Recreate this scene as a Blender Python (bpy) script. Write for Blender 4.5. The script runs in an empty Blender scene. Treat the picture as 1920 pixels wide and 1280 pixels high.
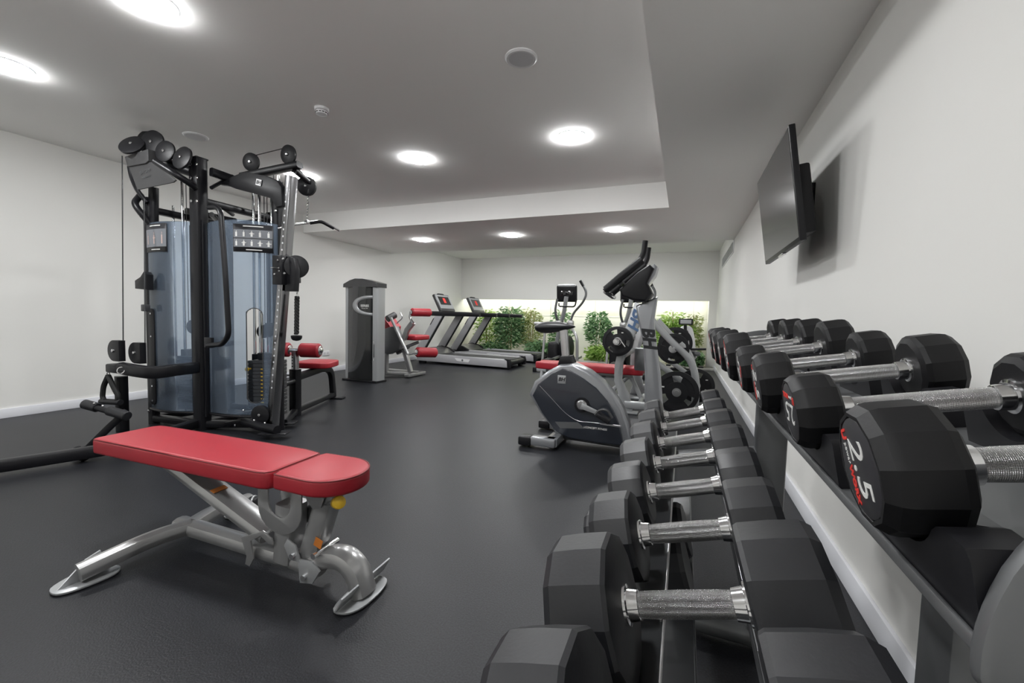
import bpy, bmesh, math, random
from mathutils import Vector, Matrix, Quaternion
PI = math.pi
col = bpy.context.scene.collection
V = Vector

# ---------------------------------------------------------------- materials
def mat(name, color, rough=0.5, metal=0.0, coat=0.0, spec=0.5, bump=None, noise=None, trans=0.0, alpha=1.0, emit=None, estr=0.0, ior=None):
    m = bpy.data.materials.new(name); m.use_nodes = True
    nt = m.node_tree; b = nt.nodes['Principled BSDF']
    b.inputs['Base Color'].default_value = (*color, 1)
    b.inputs['Roughness'].default_value = rough
    b.inputs['Metallic'].default_value = metal
    b.inputs['Coat Weight'].default_value = coat
    b.inputs['Specular IOR Level'].default_value = spec
    b.inputs['Transmission Weight'].default_value = trans
    b.inputs['Alpha'].default_value = alpha
    if ior: b.inputs['IOR'].default_value = ior
    if emit:
        b.inputs['Emission Color'].default_value = (*emit, 1); b.inputs['Emission Strength'].default_value = estr
    tc = nt.nodes.new('ShaderNodeTexCoord')
    if noise:      # (scale, amount): mottles the base colour
        n = nt.nodes.new('ShaderNodeTexNoise'); n.inputs['Scale'].default_value = noise[0]; n.inputs['Detail'].default_value = 4
        nt.links.new(tc.outputs['Object'], n.inputs['Vector'])
        mx = nt.nodes.new('ShaderNodeMix'); mx.data_type = 'RGBA'
        a = noise[1]
        mx.inputs[6].default_value = (*[max(0, c*(1-a)) for c in color], 1)
        mx.inputs[7].default_value = (*[min(1, c*(1+a)) for c in color], 1)
        nt.links.new(n.outputs['Fac'], mx.inputs[0]); nt.links.new(mx.outputs[2], b.inputs['Base Color'])
    if bump:       # (scale, strength, distance)
        n = nt.nodes.new('ShaderNodeTexNoise'); n.inputs['Scale'].default_value = bump[0]; n.inputs['Detail'].default_value = 3
        nt.links.new(tc.outputs['Object'], n.inputs['Vector'])
        bp_ = nt.nodes.new('ShaderNodeBump'); bp_.inputs['Strength'].default_value = bump[1]; bp_.inputs['Distance'].default_value = bump[2]
        nt.links.new(n.outputs['Fac'], bp_.inputs['Height']); nt.links.new(bp_.outputs['Normal'], b.inputs['Normal'])
    return m

def floor_mat():
    m = mat('rubber_floor', (0.03, 0.03, 0.033), 0.42, spec=0.34)
    nt = m.node_tree; b = nt.nodes['Principled BSDF']
    tc = nt.nodes.new('ShaderNodeTexCoord')
    n1 = nt.nodes.new('ShaderNodeTexNoise'); n1.inputs['Scale'].default_value = 170; n1.inputs['Detail'].default_value = 2
    n2 = nt.nodes.new('ShaderNodeTexNoise'); n2.inputs['Scale'].default_value = 1.3; n2.inputs['Detail'].default_value = 6; n2.inputs['Roughness'].default_value = 0.65
    for n in (n1, n2): nt.links.new(tc.outputs['Object'], n.inputs['Vector'])
    r = nt.nodes.new('ShaderNodeValToRGB')
    r.color_ramp.elements[0].position = 0.35; r.color_ramp.elements[0].color = (0.0070, 0.0075, 0.0092, 1)
    r.color_ramp.elements[1].position = 0.66; r.color_ramp.elements[1].color = (0.0180, 0.0190, 0.0232, 1)
    nt.links.new(n1.outputs['Fac'], r.inputs['Fac'])
    r2 = nt.nodes.new('ShaderNodeValToRGB')
    r2.color_ramp.elements[0].position = 0.3; r2.color_ramp.elements[0].color = (0.82, 0.82, 0.82, 1)
    r2.color_ramp.elements[1].position = 0.75; r2.color_ramp.elements[1].color = (1.15, 1.15, 1.15, 1)
    nt.links.new(n2.outputs['Fac'], r2.inputs['Fac'])
    mx = nt.nodes.new('ShaderNodeMix'); mx.data_type = 'RGBA'; mx.blend_type = 'MULTIPLY'; mx.inputs[0].default_value = 1
    nt.links.new(r.outputs['Color'], mx.inputs[6]); nt.links.new(r2.outputs['Color'], mx.inputs[7])
    nt.links.new(mx.outputs[2], b.inputs['Base Color'])
    bu = nt.nodes.new('ShaderNodeBump'); bu.inputs['Strength'].default_value = 0.5; bu.inputs['Distance'].default_value = 0.0015
    nt.links.new(n1.outputs['Fac'], bu.inputs['Height']); nt.links.new(bu.outputs['Normal'], b.inputs['Normal'])
    return m

def knurl_mat():
    m = mat('knurled_steel', (0.47, 0.47, 0.47), 0.25, 1.0)
    nt = m.node_tree; b = nt.nodes['Principled BSDF']
    tc = nt.nodes.new('ShaderNodeTexCoord'); sx = nt.nodes.new('ShaderNodeSeparateXYZ')
    nt.links.new(tc.outputs['Object'], sx.inputs[0])
    def mt(op, a, bb):
        n = nt.nodes.new('ShaderNodeMath'); n.operation = op
        for i, x in enumerate((a, bb)):
            if x is None: continue
            if isinstance(x, (int, float)): n.inputs[i].default_value = x
            else: nt.links.new(x, n.inputs[i])
        return n.outputs[0]
    ang = mt('ARCTAN2', sx.outputs[2], sx.outputs[1])
    a = mt('MULTIPLY', ang, 44.0); x = mt('MULTIPLY', sx.outputs[0], 2700.0)
    s1 = mt('SINE', mt('ADD', a, x), None); s2 = mt('SINE', mt('SUBTRACT', a, x), None)
    h = mt('MULTIPLY', s1, s2)
    bu = nt.nodes.new('ShaderNodeBump'); bu.inputs['Strength'].default_value = 0.7; bu.inputs['Distance'].default_value = 0.0007
    nt.links.new(h, bu.inputs['Height']); nt.links.new(bu.outputs['Normal'], b.inputs['Normal'])
    return m

M = dict(
    wall=mat('wall_paint', (0.76, 0.755, 0.73), 0.85, spec=0.2, bump=(220, 0.05, 0.001)),
    ceil=mat('ceiling_paint', (0.95, 0.942, 0.925), 0.9, spec=0.2),
    white=mat('white_lacquer', (0.78, 0.79, 0.83), 0.35),
    plastic_white=mat('white_plastic', (0.75, 0.75, 0.76), 0.4),
    grey_plastic=mat('grey_plastic', (0.6, 0.6, 0.62), 0.5),
    floor=floor_mat(),
    black=mat('black_satin_metal', (0.008, 0.008, 0.010), 0.36, spec=0.3),
    blackpl=mat('black_plastic', (0.010, 0.010, 0.012), 0.42, spec=0.3),
    rubber=mat('black_rubber', (0.007, 0.007, 0.008), 0.5, spec=0.3, bump=(300, 0.15, 0.0006), noise=(14, 0.35)),
    rubber2=mat('grey_black_rubber', (0.013, 0.0135, 0.016), 0.42, spec=0.45, bump=(240, 0.2, 0.0006), noise=(22, 0.4)),
    disc=mat('dark_disc_plastic', (0.03, 0.03, 0.034), 0.45),
    chrome=mat('chrome', (0.72, 0.72, 0.73), 0.12, 1.0),
    steel=mat('brushed_steel', (0.55, 0.55, 0.56), 0.28, 1.0),
    knurl=knurl_mat(),
    darksteel=mat('dark_polished_steel', (0.33, 0.33, 0.34), 0.2, 1.0),
    leaf=None, stem=mat('bamboo_stem', (0.30, 0.24, 0.10), 0.6), soil=mat('potting_soil', (0.05, 0.035, 0.025), 0.9),
    treadgrey=mat('treadmill_grey', (0.42, 0.42, 0.44), 0.38, 0.2), belt=mat('running_belt', (0.035, 0.035, 0.037), 0.6),
    silver=mat('silver_paint', (0.40, 0.40, 0.40), 0.3, 0.65, coat=0.35),
    silver2=mat('light_silver_paint', (0.42, 0.43, 0.44), 0.36, 0.45, coat=0.2),
    rackgrey=mat('rack_grey_paint', (0.16, 0.165, 0.17), 0.4, 0.5, coat=0.1, bump=(400, 0.1, 0.0005)),
    raildark=mat('rail_dark_paint', (0.05, 0.052, 0.055), 0.3, 0.4, coat=0.2),
    darkshell=mat('dark_grey_shell', (0.055, 0.055, 0.057), 0.25, 0.3, coat=0.4), hoodgrey=mat('hood_grey', (0.12, 0.12, 0.12), 0.4), bikesilver=mat('bike_silver', (0.33, 0.34, 0.36), 0.28, 0.55, coat=0.3),
    darkgrey=mat('dark_grey_paint', (0.06, 0.06, 0.062), 0.4, 0.2),
    red=mat('red_vinyl', (0.35, 0.017, 0.028), 0.42, bump=(180, 0.12, 0.0008), noise=(5, 0.08)),
    piping=mat('dark_red_seam', (0.16, 0.012, 0.015), 0.5),
    yellow=mat('yellow_plastic', (0.75, 0.47, 0.03), 0.35),
    orange=mat('orange_sticker', (0.55, 0.18, 0.03), 0.5),
    ink=mat('white_print', (0.72, 0.72, 0.70), 0.5),
    inkred=mat('red_print', (0.75, 0.04, 0.03), 0.5),
    inkdark=mat('black_print', (0.012, 0.013, 0.016), 0.4),
    inkblue=mat('blue_print', (0.07, 0.13, 0.25), 0.4),
    acrylic=None,
    screen=mat('dark_glass_screen', (0.012, 0.013, 0.014), 0.09, coat=0.6),
    tv=mat('tv_glass', (0.035, 0.035, 0.034), 0.14, spec=0.8),
    navy=mat('navy_shroud_plastic', (0.022, 0.026, 0.036), 0.28, coat=0.3),
    cable=mat('black_cable', (0.01, 0.01, 0.011), 0.4),
    rope=mat('black_rope', (0.012, 0.012, 0.012), 0.8),
    lamp=mat('lamp_diffuser', (1, 1, 1), 0.5, emit=(0.985, 0.995, 1.0), estr=1.0),
    poster=mat('poster_dark', (0.03, 0.03, 0.034), 0.4),
    posterg=mat('poster_grey', (0.17, 0.18, 0.20), 0.4),
    skin=mat('poster_figure', (0.55, 0.40, 0.36), 0.5),
)

def acrylic_mat():
    m = bpy.data.materials.new('blue_smoked_acrylic'); m.use_nodes = True
    nt = m.node_tree; nt.nodes.clear()
    out = nt.nodes.new('ShaderNodeOutputMaterial')
    tr = nt.nodes.new('ShaderNodeBsdfTransparent'); tr.inputs[0].default_value = (0.87, 0.925, 0.98, 1)
    df = nt.nodes.new('ShaderNodeBsdfDiffuse'); df.inputs[0].default_value = (0.44, 0.56, 0.74, 1)
    tl = nt.nodes.new('ShaderNodeBsdfTranslucent'); tl.inputs[0].default_value = (0.50, 0.62, 0.80, 1)
    gl = nt.nodes.new('ShaderNodeBsdfGlossy'); gl.inputs['Roughness'].default_value = 0.12
    m0 = nt.nodes.new('ShaderNodeMixShader'); m0.inputs[0].default_value = 0.45
    nt.links.new(df.outputs[0], m0.inputs[1]); nt.links.new(tl.outputs[0], m0.inputs[2])
    m1 = nt.nodes.new('ShaderNodeMixShader'); m1.inputs[0].default_value = 0.20
    nt.links.new(tr.outputs[0], m1.inputs[1]); nt.links.new(m0.outputs[0], m1.inputs[2])
    fr = nt.nodes.new('ShaderNodeFresnel'); fr.inputs[0].default_value = 1.4
    m2 = nt.nodes.new('ShaderNodeMixShader')
    nt.links.new(fr.outputs[0], m2.inputs[0]); nt.links.new(m1.outputs[0], m2.inputs[1]); nt.links.new(gl.outputs[0], m2.inputs[2])
    nt.links.new(m2.outputs[0], out.inputs[0])
    return m
M['acrylic'] = acrylic_mat()

# ---------------------------------------------------------------- mesh builder
def frame_to(d, up=V((0, 0, 1))):
    d = V(d).normalized()
    if abs(d.dot(up)) > 0.99: up = V((0, 1, 0)) if abs(d.y) < 0.9 else V((1, 0, 0))
    x = up.cross(d).normalized(); y = d.cross(x)
    return Matrix((x, y, d)).transposed()     # columns: x, y, d

class MB:
    def __init__(s): s.v = []; s.f = []
    def add(s, vs, fs, m=None):
        n = len(s.v)
        s.v += [tuple(m @ V(v)) if m is not None else tuple(v) for v in vs]
        s.f += [tuple(i + n for i in f) for f in fs]
        return s
    def bm(s, bm, m=None):
        bm.verts.index_update()
        s.add([v.co.copy() for v in bm.verts], [[v.index for v in f.verts] for f in bm.faces], m); bm.free(); return s
    def box(s, c, size, bev=0.0, rot=None, seg=2):
        bm = bmesh.new(); bmesh.ops.create_cube(bm, size=1)
        for v in bm.verts: v.co = V((v.co.x*size[0], v.co.y*size[1], v.co.z*size[2]))
        if bev > 0: bmesh.ops.bevel(bm, geom=list(bm.edges), offset=min(bev, min(size)*0.49), segments=seg, profile=0.5, affect='EDGES')
        m = Matrix.Translation(V(c))
        if rot is not None: m = m @ (rot.to_4x4() if isinstance(rot, Matrix) else Matrix.Rotation(rot, 4, 'Z'))
        return s.bm(bm, m)
    def box2(s, a, b, bev=0.0):
        a, b = V(a), V(b)
        return s.box((a+b)/2, tuple(abs(x) for x in (b-a)), bev)
    def lathe(s, prof, origin=(0,0,0), axis=(0,0,1), seg=24, flat=None):
        """prof: (radius, distance along axis) pairs"""
        R = frame_to(axis); o = V(origin); vs = []; fs = []
        for r, h in prof:
            for k in range(seg):
                a = 2*PI*(k+0.5)/seg
                vs.append(o + R @ V((math.cos(a)*r, math.sin(a)*r, h)))
        n = len(prof)
        for i in range(n-1):
            for k in range(seg):
                k2 = (k+1) % seg
                fs.append((i*seg+k, i*seg+k2, (i+1)*seg+k2, (i+1)*seg+k))
        fs.append(tuple(reversed(range(seg)))); fs.append(tuple((n-1)*seg+k for k in range(seg)))
        return s.add(vs, fs)
    def cyl(s, p, q, r, r2=None, seg=16, bev=0.0):
        p, q = V(p), V(q); L = (q-p).length; r2 = r if r2 is None else r2
        if bev: prof = [(r-bev, 0), (r, bev), (r2, L-bev), (r2-bev, L)]
        else: prof = [(r, 0), (r2, L)]
        return s.lathe(prof, p, q-p, seg)
    def sweep(s, pts, prof, closed_prof=True, up=V((0,0,1)), caps=True):
        """pts path, prof: 2d outline; parallel transport"""
        pts = [V(p) for p in pts]; n = len(pts); m = len(prof)
        tang = []
        for i in range(n):
            t = (pts[min(i+1, n-1)] - pts[max(i-1, 0)])
            tang.append(t.normalized())
        R = frame_to(tang[0], up); vs = []; fs = []
        x = R.col[0].copy()
        for i in range(n):
            t = tang[i]
            x = (x - t*x.dot(t)).normalized(); y = t.cross(x)
            k = 1.0
            if 0 < i < n-1:
                c = (pts[i]-pts[i-1]).normalized().dot((pts[i+1]-pts[i]).normalized())
                k = 1.0
            for a, b in prof: vs.append(pts[i] + x*a*k + y*b)
        for i in range(n-1):
            for k in range(m):
                k2 = (k+1) % m
                fs.append((i*m+k, i*m+k2, (i+1)*m+k2, (i+1)*m+k))
        if caps:
            fs.append(tuple(reversed(range(m)))); fs.append(tuple((n-1)*m+k for k in range(m)))
        return s.add(vs, fs)
    def tube(s, pts, r, seg=12, smooth=0, up=V((0,0,1))):
        if smooth: pts = fillet(pts, smooth)
        return s.sweep(pts, [(math.cos(2*PI*k/seg)*r, math.sin(2*PI*k/seg)*r) for k in range(seg)], up=up)
    def bar(s, pts, w, h, bev=0.006, smooth=0, up=V((0,0,1))):
        """rectangular tube; w across, h along the up side"""
        if smooth: pts = fillet(pts, smooth)
        b = min(bev, w*0.45, h*0.45); W, H = w/2, h/2
        pr = []
        for cx, cy, a0 in ((W-b, H-b, 0), (-W+b, H-b, 90), (-W+b, -H+b, 180), (W-b, -H+b, 270)):
            for a in (a0, a0+45, a0+90): pr.append((cx+b*math.cos(math.radians(a)), cy+b*math.sin(math.radians(a))))
        return s.sweep(pts, pr, up=up)
    def prism(s, outline, depth, origin=(0,0,0), ax=(1,0,0), ay=(0,0,1), bev=0.0, seg=2, center=True):
        """outline in the plane (ax, ay), extruded along ax x ay by depth"""
        ax, ay = V(ax).normalized(), V(ay).normalized(); nz = ax.cross(ay)
        bm = bmesh.new()
        z0 = -depth/2 if center else 0
        bot = [bm.verts.new((a, b, z0)) for a, b in outline]; top = [bm.verts.new((a, b, z0+depth)) for a, b in outline]
        f1 = bm.faces.new(list(reversed(bot))); f2 = bm.faces.new(top)
        n = len(outline)
        for i in range(n):
            j = (i+1) % n
            bm.faces.new((bot[i], bot[j], top[j], top[i]))
        bmesh.ops.recalc_face_normals(bm, faces=bm.faces)
        if bev > 0:
            es = [e for e in bm.edges if abs(e.verts[0].co.z - e.verts[1].co.z) < 1e-9]
            bmesh.ops.bevel(bm, geom=es, offset=bev, segments=seg, profile=0.5, affect='EDGES', clamp_overlap=True)
        m = Matrix((ax, ay, nz)).transposed().to_4x4(); m.translation = V(origin)
        return s.bm(bm, m)
    def torus(s, c, axis, R, r, seg=28, sg=8, a0=0, a1=2*PI, up=V((0,0,1))):
        F = frame_to(axis, up); pts = [V(c) + F @ V((math.cos(a0+(a1-a0)*k/seg)*R, math.sin(a0+(a1-a0)*k/seg)*R, 0)) for k in range(seg+1)]
        return s.sweep(pts, [(math.cos(2*PI*k/sg)*r, math.sin(2*PI*k/sg)*r) for k in range(sg)], up=V(axis))
    def ball(s, c, r, sc=(1,1,1), seg=12):
        bm = bmesh.new(); bmesh.ops.create_uvsphere(bm, u_segments=seg, v_segments=max(6, seg//2+2), radius=r)
        m = Matrix.Translation(V(c)) @ Matrix.Diagonal((*sc, 1))
        return s.bm(bm, m)
    def build(s, name, m, parent=None, world=True, angle=35, label=None, kind=None, sub=0):
        me = bpy.data.meshes.new(name)
        vs = s.v
        if parent is not None and world:
            inv = wmat(parent).inverted(); vs = [tuple(inv @ V(v)) for v in vs]
        me.from_pydata(vs, [], s.f); me.validate(); me.update()
        me.materials.append(m)
        me.shade_smooth(); me.set_sharp_from_angle(angle=math.radians(angle))
        o = bpy.data.objects.new(name, me); col.objects.link(o)
        if parent is not None: o.parent = parent
        if sub:
            md = o.modifiers.new('subdivision', 'SUBSURF'); md.levels = sub; md.render_levels = sub
        if label: o['label'] = label
        if kind: o['kind'] = kind
        return o

def wmat(o):
    m = Matrix.LocRotScale(o.location, o.rotation_euler, o.scale)
    return wmat(o.parent) @ m if o.parent else m

def fillet(pts, r, n=5):
    pts = [V(p) for p in pts]; out = [pts[0]]
    for i in range(1, len(pts)-1):
        a, b, c = pts[i-1], pts[i], pts[i+1]
        u = (a-b); w = (c-b); d = min(r, u.length*0.49, w.length*0.49)
        p, q = b+u.normalized()*d, b+w.normalized()*d
        for k in range(n+1):
            t = k/n; out.append(p*(1-t)**2 + b*2*t*(1-t) + q*t*t)
    out.append(pts[-1]); return out

def rrect(w, h, r, n=4, cx=0, cy=0):
    o = []
    for x, y, a0 in ((w/2-r, h/2-r, 0), (-w/2+r, h/2-r, 90), (-w/2+r, -h/2+r, 180), (w/2-r, -h/2+r, 270)):
        for k in range(n+1):
            a = math.radians(a0+90*k/n); o.append((cx+x+r*math.cos(a), cy+y+r*math.sin(a)))
    return o
def circ(r, n=24, cx=0, cy=0, a0=0, a1=360): 
    full = abs(a1-a0) >= 360
    return [(cx+r*math.cos(math.radians(a0+(a1-a0)*k/(n if full else n-1))), cy+r*math.sin(math.radians(a0+(a1-a0)*k/(n if full else n-1)))) for k in range(n)]
def smooth_outline(pts, n=4):
    """closed Catmull-Rom through the points"""
    m = len(pts); out = []
    for i in range(m):
        p0, p1, p2, p3 = (V((*pts[(i+k-1) % m], 0)) for k in range(4))
        for k in range(n):
            t = k/n
            q = 0.5*((2*p1)+(p2-p0)*t+(2*p0-5*p1+4*p2-p3)*t*t+(3*p1-p0-3*p2+p3)*t**3)
            out.append((q.x, q.y))
    return out

def thing(name, label, cat, loc=(0,0,0), rotz=0, group=None):
    o = bpy.data.objects.new(name, None); col.objects.link(o)
    o.empty_display_size = 0.1
    o.location = loc; o.rotation_euler = (0, 0, rotz); return tag(o, label, cat, group)
def tag(o, label, cat, group=None):
    o['label'] = label; o['category'] = cat
    if group: o['group'] = group
    return o
def struct(o): o['kind'] = 'structure'; return o

def text(s, size, m, name, parent, origin, ax, ay, depth=0.0008, align='CENTER', bold=0.0, shear=0.0):
    """raised lettering at origin reading along ax with up ay (world)"""
    cu = bpy.data.curves.new('lettering', 'FONT'); cu.body = s; cu.size = size; cu.align_x = align; cu.align_y = 'CENTER'
    cu.extrude = depth; cu.offset = bold; cu.shear = shear; cu.resolution_u = 3
    t = bpy.data.objects.new('lettering', cu); col.objects.link(t)
    bpy.context.view_layer.update()
    me = bpy.data.meshes.new_from_object(t.evaluated_get(bpy.context.evaluated_depsgraph_get()))
    bpy.data.objects.remove(t); bpy.data.curves.remove(cu)
    ax, ay = V(ax).normalized(), V(ay).normalized(); ay = (ay - ax*ay.dot(ax)).normalized()
    mm = Matrix((ax, ay, ax.cross(ay))).transposed().to_4x4(); mm.translation = V(origin)
    if parent is not None: mm = wmat(parent).inverted() @ mm
    me.transform(mm); me.materials.clear(); me.materials.append(m)
    o = bpy.data.objects.new(name, me); col.objects.link(o)
    if parent is not None: o.parent = parent
    return o
def kids(o): return [c for c in bpy.data.objects if c.parent == o]
def dup(root, loc, rotz=None, label=None, group=None):
    r = root.copy(); col.objects.link(r); r.location = loc
    if rotz is not None: r.rotation_euler = (0, 0, rotz)
    if label: r['label'] = label
    if group: r['group'] = group
    for ch in kids(root):
        c = ch.copy(); col.objects.link(c); c.parent = r
        for g in kids(ch):
            d = g.copy(); col.objects.link(d); d.parent = c
    return r

# ---------------------------------------------------------------- the room (metres; floor z = 0, y runs to the far wall)
XL, XR, YN, YF = -5.776, 0.66, -3.2, 10.42
ZH, ZS = 2.616, 2.325                        # raised ceiling, lowered soffit
RX, RY = -0.215, 5.14                        # edges of the raised field
SY = 7.42                                    # far edge of the lowered band
struct(MB().box2((XL-0.2, -0.7, -0.1), (XR+0.2, 11.2, 0)).build('floor', M['floor']))
struct(MB().box2((XL-0.2, YN-0.2, -0.1), (XR+0.2, -0.7, 0)).build('floor', mat('added_bounce_tiles', (0.60, 0.59, 0.57), 0.4)))  # unseen pale floor behind the camera, added to bounce light onto the ceiling
struct(MB().box2((XL-0.15, YN-0.15, 0), (XL, 11.1, 2.9)).build('wall_left', M['wall']))
struct(MB().box2((XR, YN-0.15, 0), (XR+0.15, 11.1, 2.9)).build('wall_right', M['wall']))
struct(MB().box2((XL-0.15, YN-0.15, 0), (XR+0.15, YN, 2.9)).build('wall_near', M['wall']))
NZ = 1.515
w = MB()
w.box2((XL, YF, NZ), (XR, YF+0.12, 2.9))
w.box2((0.50, YF, 0), (XR, YF+0.55, NZ))
struct(w.build('wall_far', M['wall']))
# back of the planting niche: light panels with fine joints
nb = MB().box2((XL, 11.0, 0), (0.52, 11.1, 2.0)).build('wall_niche', mat('niche_panel', (0.86, 0.86, 0.78), 0.6)); struct(nb)
j = MB()
for x in (-4.55, -3.35, -2.15, -0.95, 0.2): j.box2((x-0.004, 10.992, 0), (x+0.004, 11.001, 1.52))
j.box2((XL, 10.992, 1.10), (0.5, 11.001, 1.106))
struct(j.build('trim_3', mat('panel_joint', (0.5, 0.5, 0.45), 0.7)))
struct(MB().box2((XL, YF+0.12, NZ+0.09), (XR, 11.05, NZ+0.15)).build('trim_4', M['wall']))
# ceilings
struct(MB().box2((XL-0.1, YN-0.1, ZH), (XR+0.1, 11.1, ZH+0.1)).build('ceiling', M['ceil']))
s = MB()
s.box2((RX, YN, ZS), (XR, SY, ZH+0.02)); s.box2((XL, RY, ZS), (RX, SY, ZH+0.02))
struct(s.build('ceiling_soffit', M['ceil']))
# baseboards
for nm, a, b in (('baseboard_left', (XL, YN, 0), (XL+0.016, YF, 0.088)), ('baseboard_right', (XR-0.016, YN, 0), (XR, YF, 0.092))):
    struct(MB().box2(a, b, 0.003).build(nm, M['white']))
# kerb and gravel bed of the niche
struct(MB().box2((XL, 9.98, 0), (0.645, 10.02, 0.05), 0.004).build('trim_1', mat('kerb_stone', (0.55, 0.54, 0.5), 0.7)))
bed = MB().box2((XL, 10.02, 0), (0.645, 11.0, 0.035)).build('gravel_bed', mat('gravel', (0.5, 0.48, 0.43), 0.8, bump=(60, 1.0, 0.02), noise=(40, 0.6)))
bed['kind'] = 'structure'
# ventilation grille high on the right wall
g = thing('ventilation_grille', 'grey slatted ventilation grille high on the right wall behind the television', 'vent', (XR, 8.35, 2.22))
MB().box2((XR-0.012, 7.36, 2.125), (XR, 9.42, 2.315), 0.003).build('frame', M['plastic_white'], g)
b = MB(); sl = MB()
for k in range(6):
    y0 = 7.42+k*0.33
    b.box2((XR-0.0135, y0, 2.145), (XR-0.011, y0+0.28, 2.295))
    for q in range(7): sl.box((XR-0.018, y0+0.14, 2.155+q*0.0215), (0.012, 0.28, 0.003), rot=Matrix.Rotation(0.5, 3, 'Y'))
b.build('backing', M['blackpl'], g); sl.build('slats', M['grey_plastic'], g)

# ---------------------------------------------------------------- ceiling fittings
LE = 100.0
def downlight(x, y, z, label, strength=1.0):
    t = thing('ceiling_light', label, 'ceiling light', (x, y, z), 0, 'round ceiling downlights')
    MB().lathe([(0.128, 0), (0.128, -0.003), (0.123, -0.006), (0.118, -0.006)], (x, y, z), (0, 0, 1), 40).build('ring', M['plastic_white'], t)
    m = M['lamp'] if strength == 1.0 else M['lamp2']
    MB().lathe([(0.122, -0.004), (0.120, -0.010), (0.105, -0.018), (0.06, -0.022), (0.004, -0.023)], (x, y, z), (0, 0, 1), 36).build('diffuser', m, t, angle=80)
M['lamp'].node_tree.nodes['Principled BSDF'].inputs['Emission Strength'].default_value = LE
M['lamp'].node_tree.nodes['Principled BSDF'].inputs['Base Color'].default_value = (0.3, 0.3, 0.3, 1)
hl = 'round glowing downlight in the raised ceiling, '
downlight(-0.97, 3.65, ZH-0.0, hl+'right one of the middle row')
downlight(-2.56, 3.66, ZH, hl+'middle one of the middle row')
downlight(-4.16, 3.68, ZH, hl+'beside the hanging pulldown bar')
downlight(-2.62, 1.38, ZH, hl+'cut by the top edge of the photo')
downlight(-4.20, 1.40, ZH, hl+'cut by the left edge of the photo')
downlight(-0.97, 1.38, ZH, 'round downlight of the near row above the dumbbell rack')
downlight(-2.6, -0.9, ZH, 'unseen round downlight added behind the viewer, inner one')  # unseen row continuing the lamp grid, added for its light
downlight(-4.2, -0.9, ZH, 'unseen round downlight added behind the viewer, outer one')
downlight(-0.97, -0.9, ZH, 'unseen round downlight added behind the viewer, near the soffit')
for k_, x_ in enumerate((-4.16, -2.56, -0.97)):  # unseen row, inferred from the lit far wall and added to match it
    downlight(x_, 8.75, ZH, 'downlight in the far raised ceiling hidden behind the soffit, %s one' % ('left', 'middle', 'right')[k_])
ll = 'round glowing downlight in the lowered ceiling band, '
downlight(-4.18, 6.18, ZS, ll+'above the treadmills')
downlight(-2.56, 6.18, ZS, ll+'middle one of three')
downlight(-0.95, 6.18, ZS, ll+'above the exercise bike console')
# loudspeakers
def speaker(x, y, label):
    t = thing('ceiling_speaker', label, 'speaker', (x, y, ZH), 0, 'round ceiling loudspeakers')
    MB().lathe([(0.098, 0), (0.098, -0.006), (0.088, -0.013), (0.076, -0.010)], (x, y, ZH), (0, 0, 1), 40).build('ring', M['plastic_white'], t)
    MB().lathe([(0.078, -0.004), (0.075, -0.011), (0.03, -0.013), (0.003, -0.013)], (x, y, ZH), (0, 0, 1), 32).build('mesh_cover', M['grey_plastic'], t)
speaker(-0.985, 2.463, 'round white loudspeaker in the ceiling near the soffit edge')
speaker(-4.18, 2.552, 'round white loudspeaker in the ceiling behind the cable machine')
t = thing('smoke_detector', 'small white smoke detector on the ceiling left of the middle downlight', 'smoke detector', (-2.659, 2.54, ZH))
MB().lathe([(0.052, 0), (0.052, -0.018), (0.048, -0.022)], (-2.659, 2.54, ZH), (0, 0, 1), 32).build('base', M['plastic_white'], t)
d = MB().lathe([(0.040, -0.02), (0.044, -0.030), (0.040, -0.046), (0.022, -0.050), (0.003, -0.050)], (-2.659, 2.54, ZH), (0, 0, 1), 32).build('head', M['plastic_white'], t)
vb = MB()
for k in range(12):
    a = 2*PI*k/12; vb.box((-2.659+0.0432*math.cos(a), 2.54+0.0432*math.sin(a), ZH-0.037), (0.004, 0.014, 0.006), rot=a)
vb.build('vent_slots', M['darkgrey'], t)
# wall sockets
def socket(y, z, label):
    t = thing('wall_socket', label, 'socket', (XL, y, z), 0, None)
    MB().box((XL+0.006, y, z), (0.012, 0.155, 0.082), 0.003).build('plate', M['plastic_white'], t)
    h = MB()
    for dy in (-0.036, 0.036): h.lathe([(0.021, 0), (0.021, 0.002)], (XL+0.0115, y+dy, z), (1, 0, 0), 20)
    h.build('socket_wells', M['grey_plastic'], t)
socket(5.60, 0.335, 'white double wall socket low on the left wall between pulldown seat and tall weight tower')

# television
TV = thing('television', 'flat black television tilted down on the right wall', 'television', (0.60, 2.85, 1.75))
tl = [(0.42, 3.256, 1.945), (0.42, 2.389, 1.974), (0.47, 2.256, 1.427), (0.47, 3.274, 1.448)]
yA, yB = 2.36, 3.27
th = math.radians(-8)
R = Matrix.Rotation(th, 3, 'Y')
tc = V((0.462, (yA+yB)/2, 1.712))
Ht = 0.545
MB().box(tc, (0.028, yB-yA, Ht), 0.004, rot=R).build('bezel', M['blackpl'], TV)
MB().box(tc + R @ V((-0.0145, 0, 0.004)), (0.002, yB-yA-0.022, Ht-0.03), 0.0, rot=R).build('screen', M['tv'], TV)
MB().box(tc + R @ V((0.045, 0, -0.06)), (0.07, (yB-yA)*0.8, Ht*0.62), 0.012, rot=R).build('rear_housing', M['blackpl'], TV)  # deep housing also fills the dark gap where shadow falls behind the set
MB().box(tc + R @ V((-0.004, 0, -Ht/2-0.004)), (0.02, 0.12, 0.012), 0.003, rot=R).build('sensor_lip', M['chrome'], TV)
w = MB().box((0.649, 3.02, 1.75), (0.022, 0.20, 0.22), 0.004)
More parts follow.
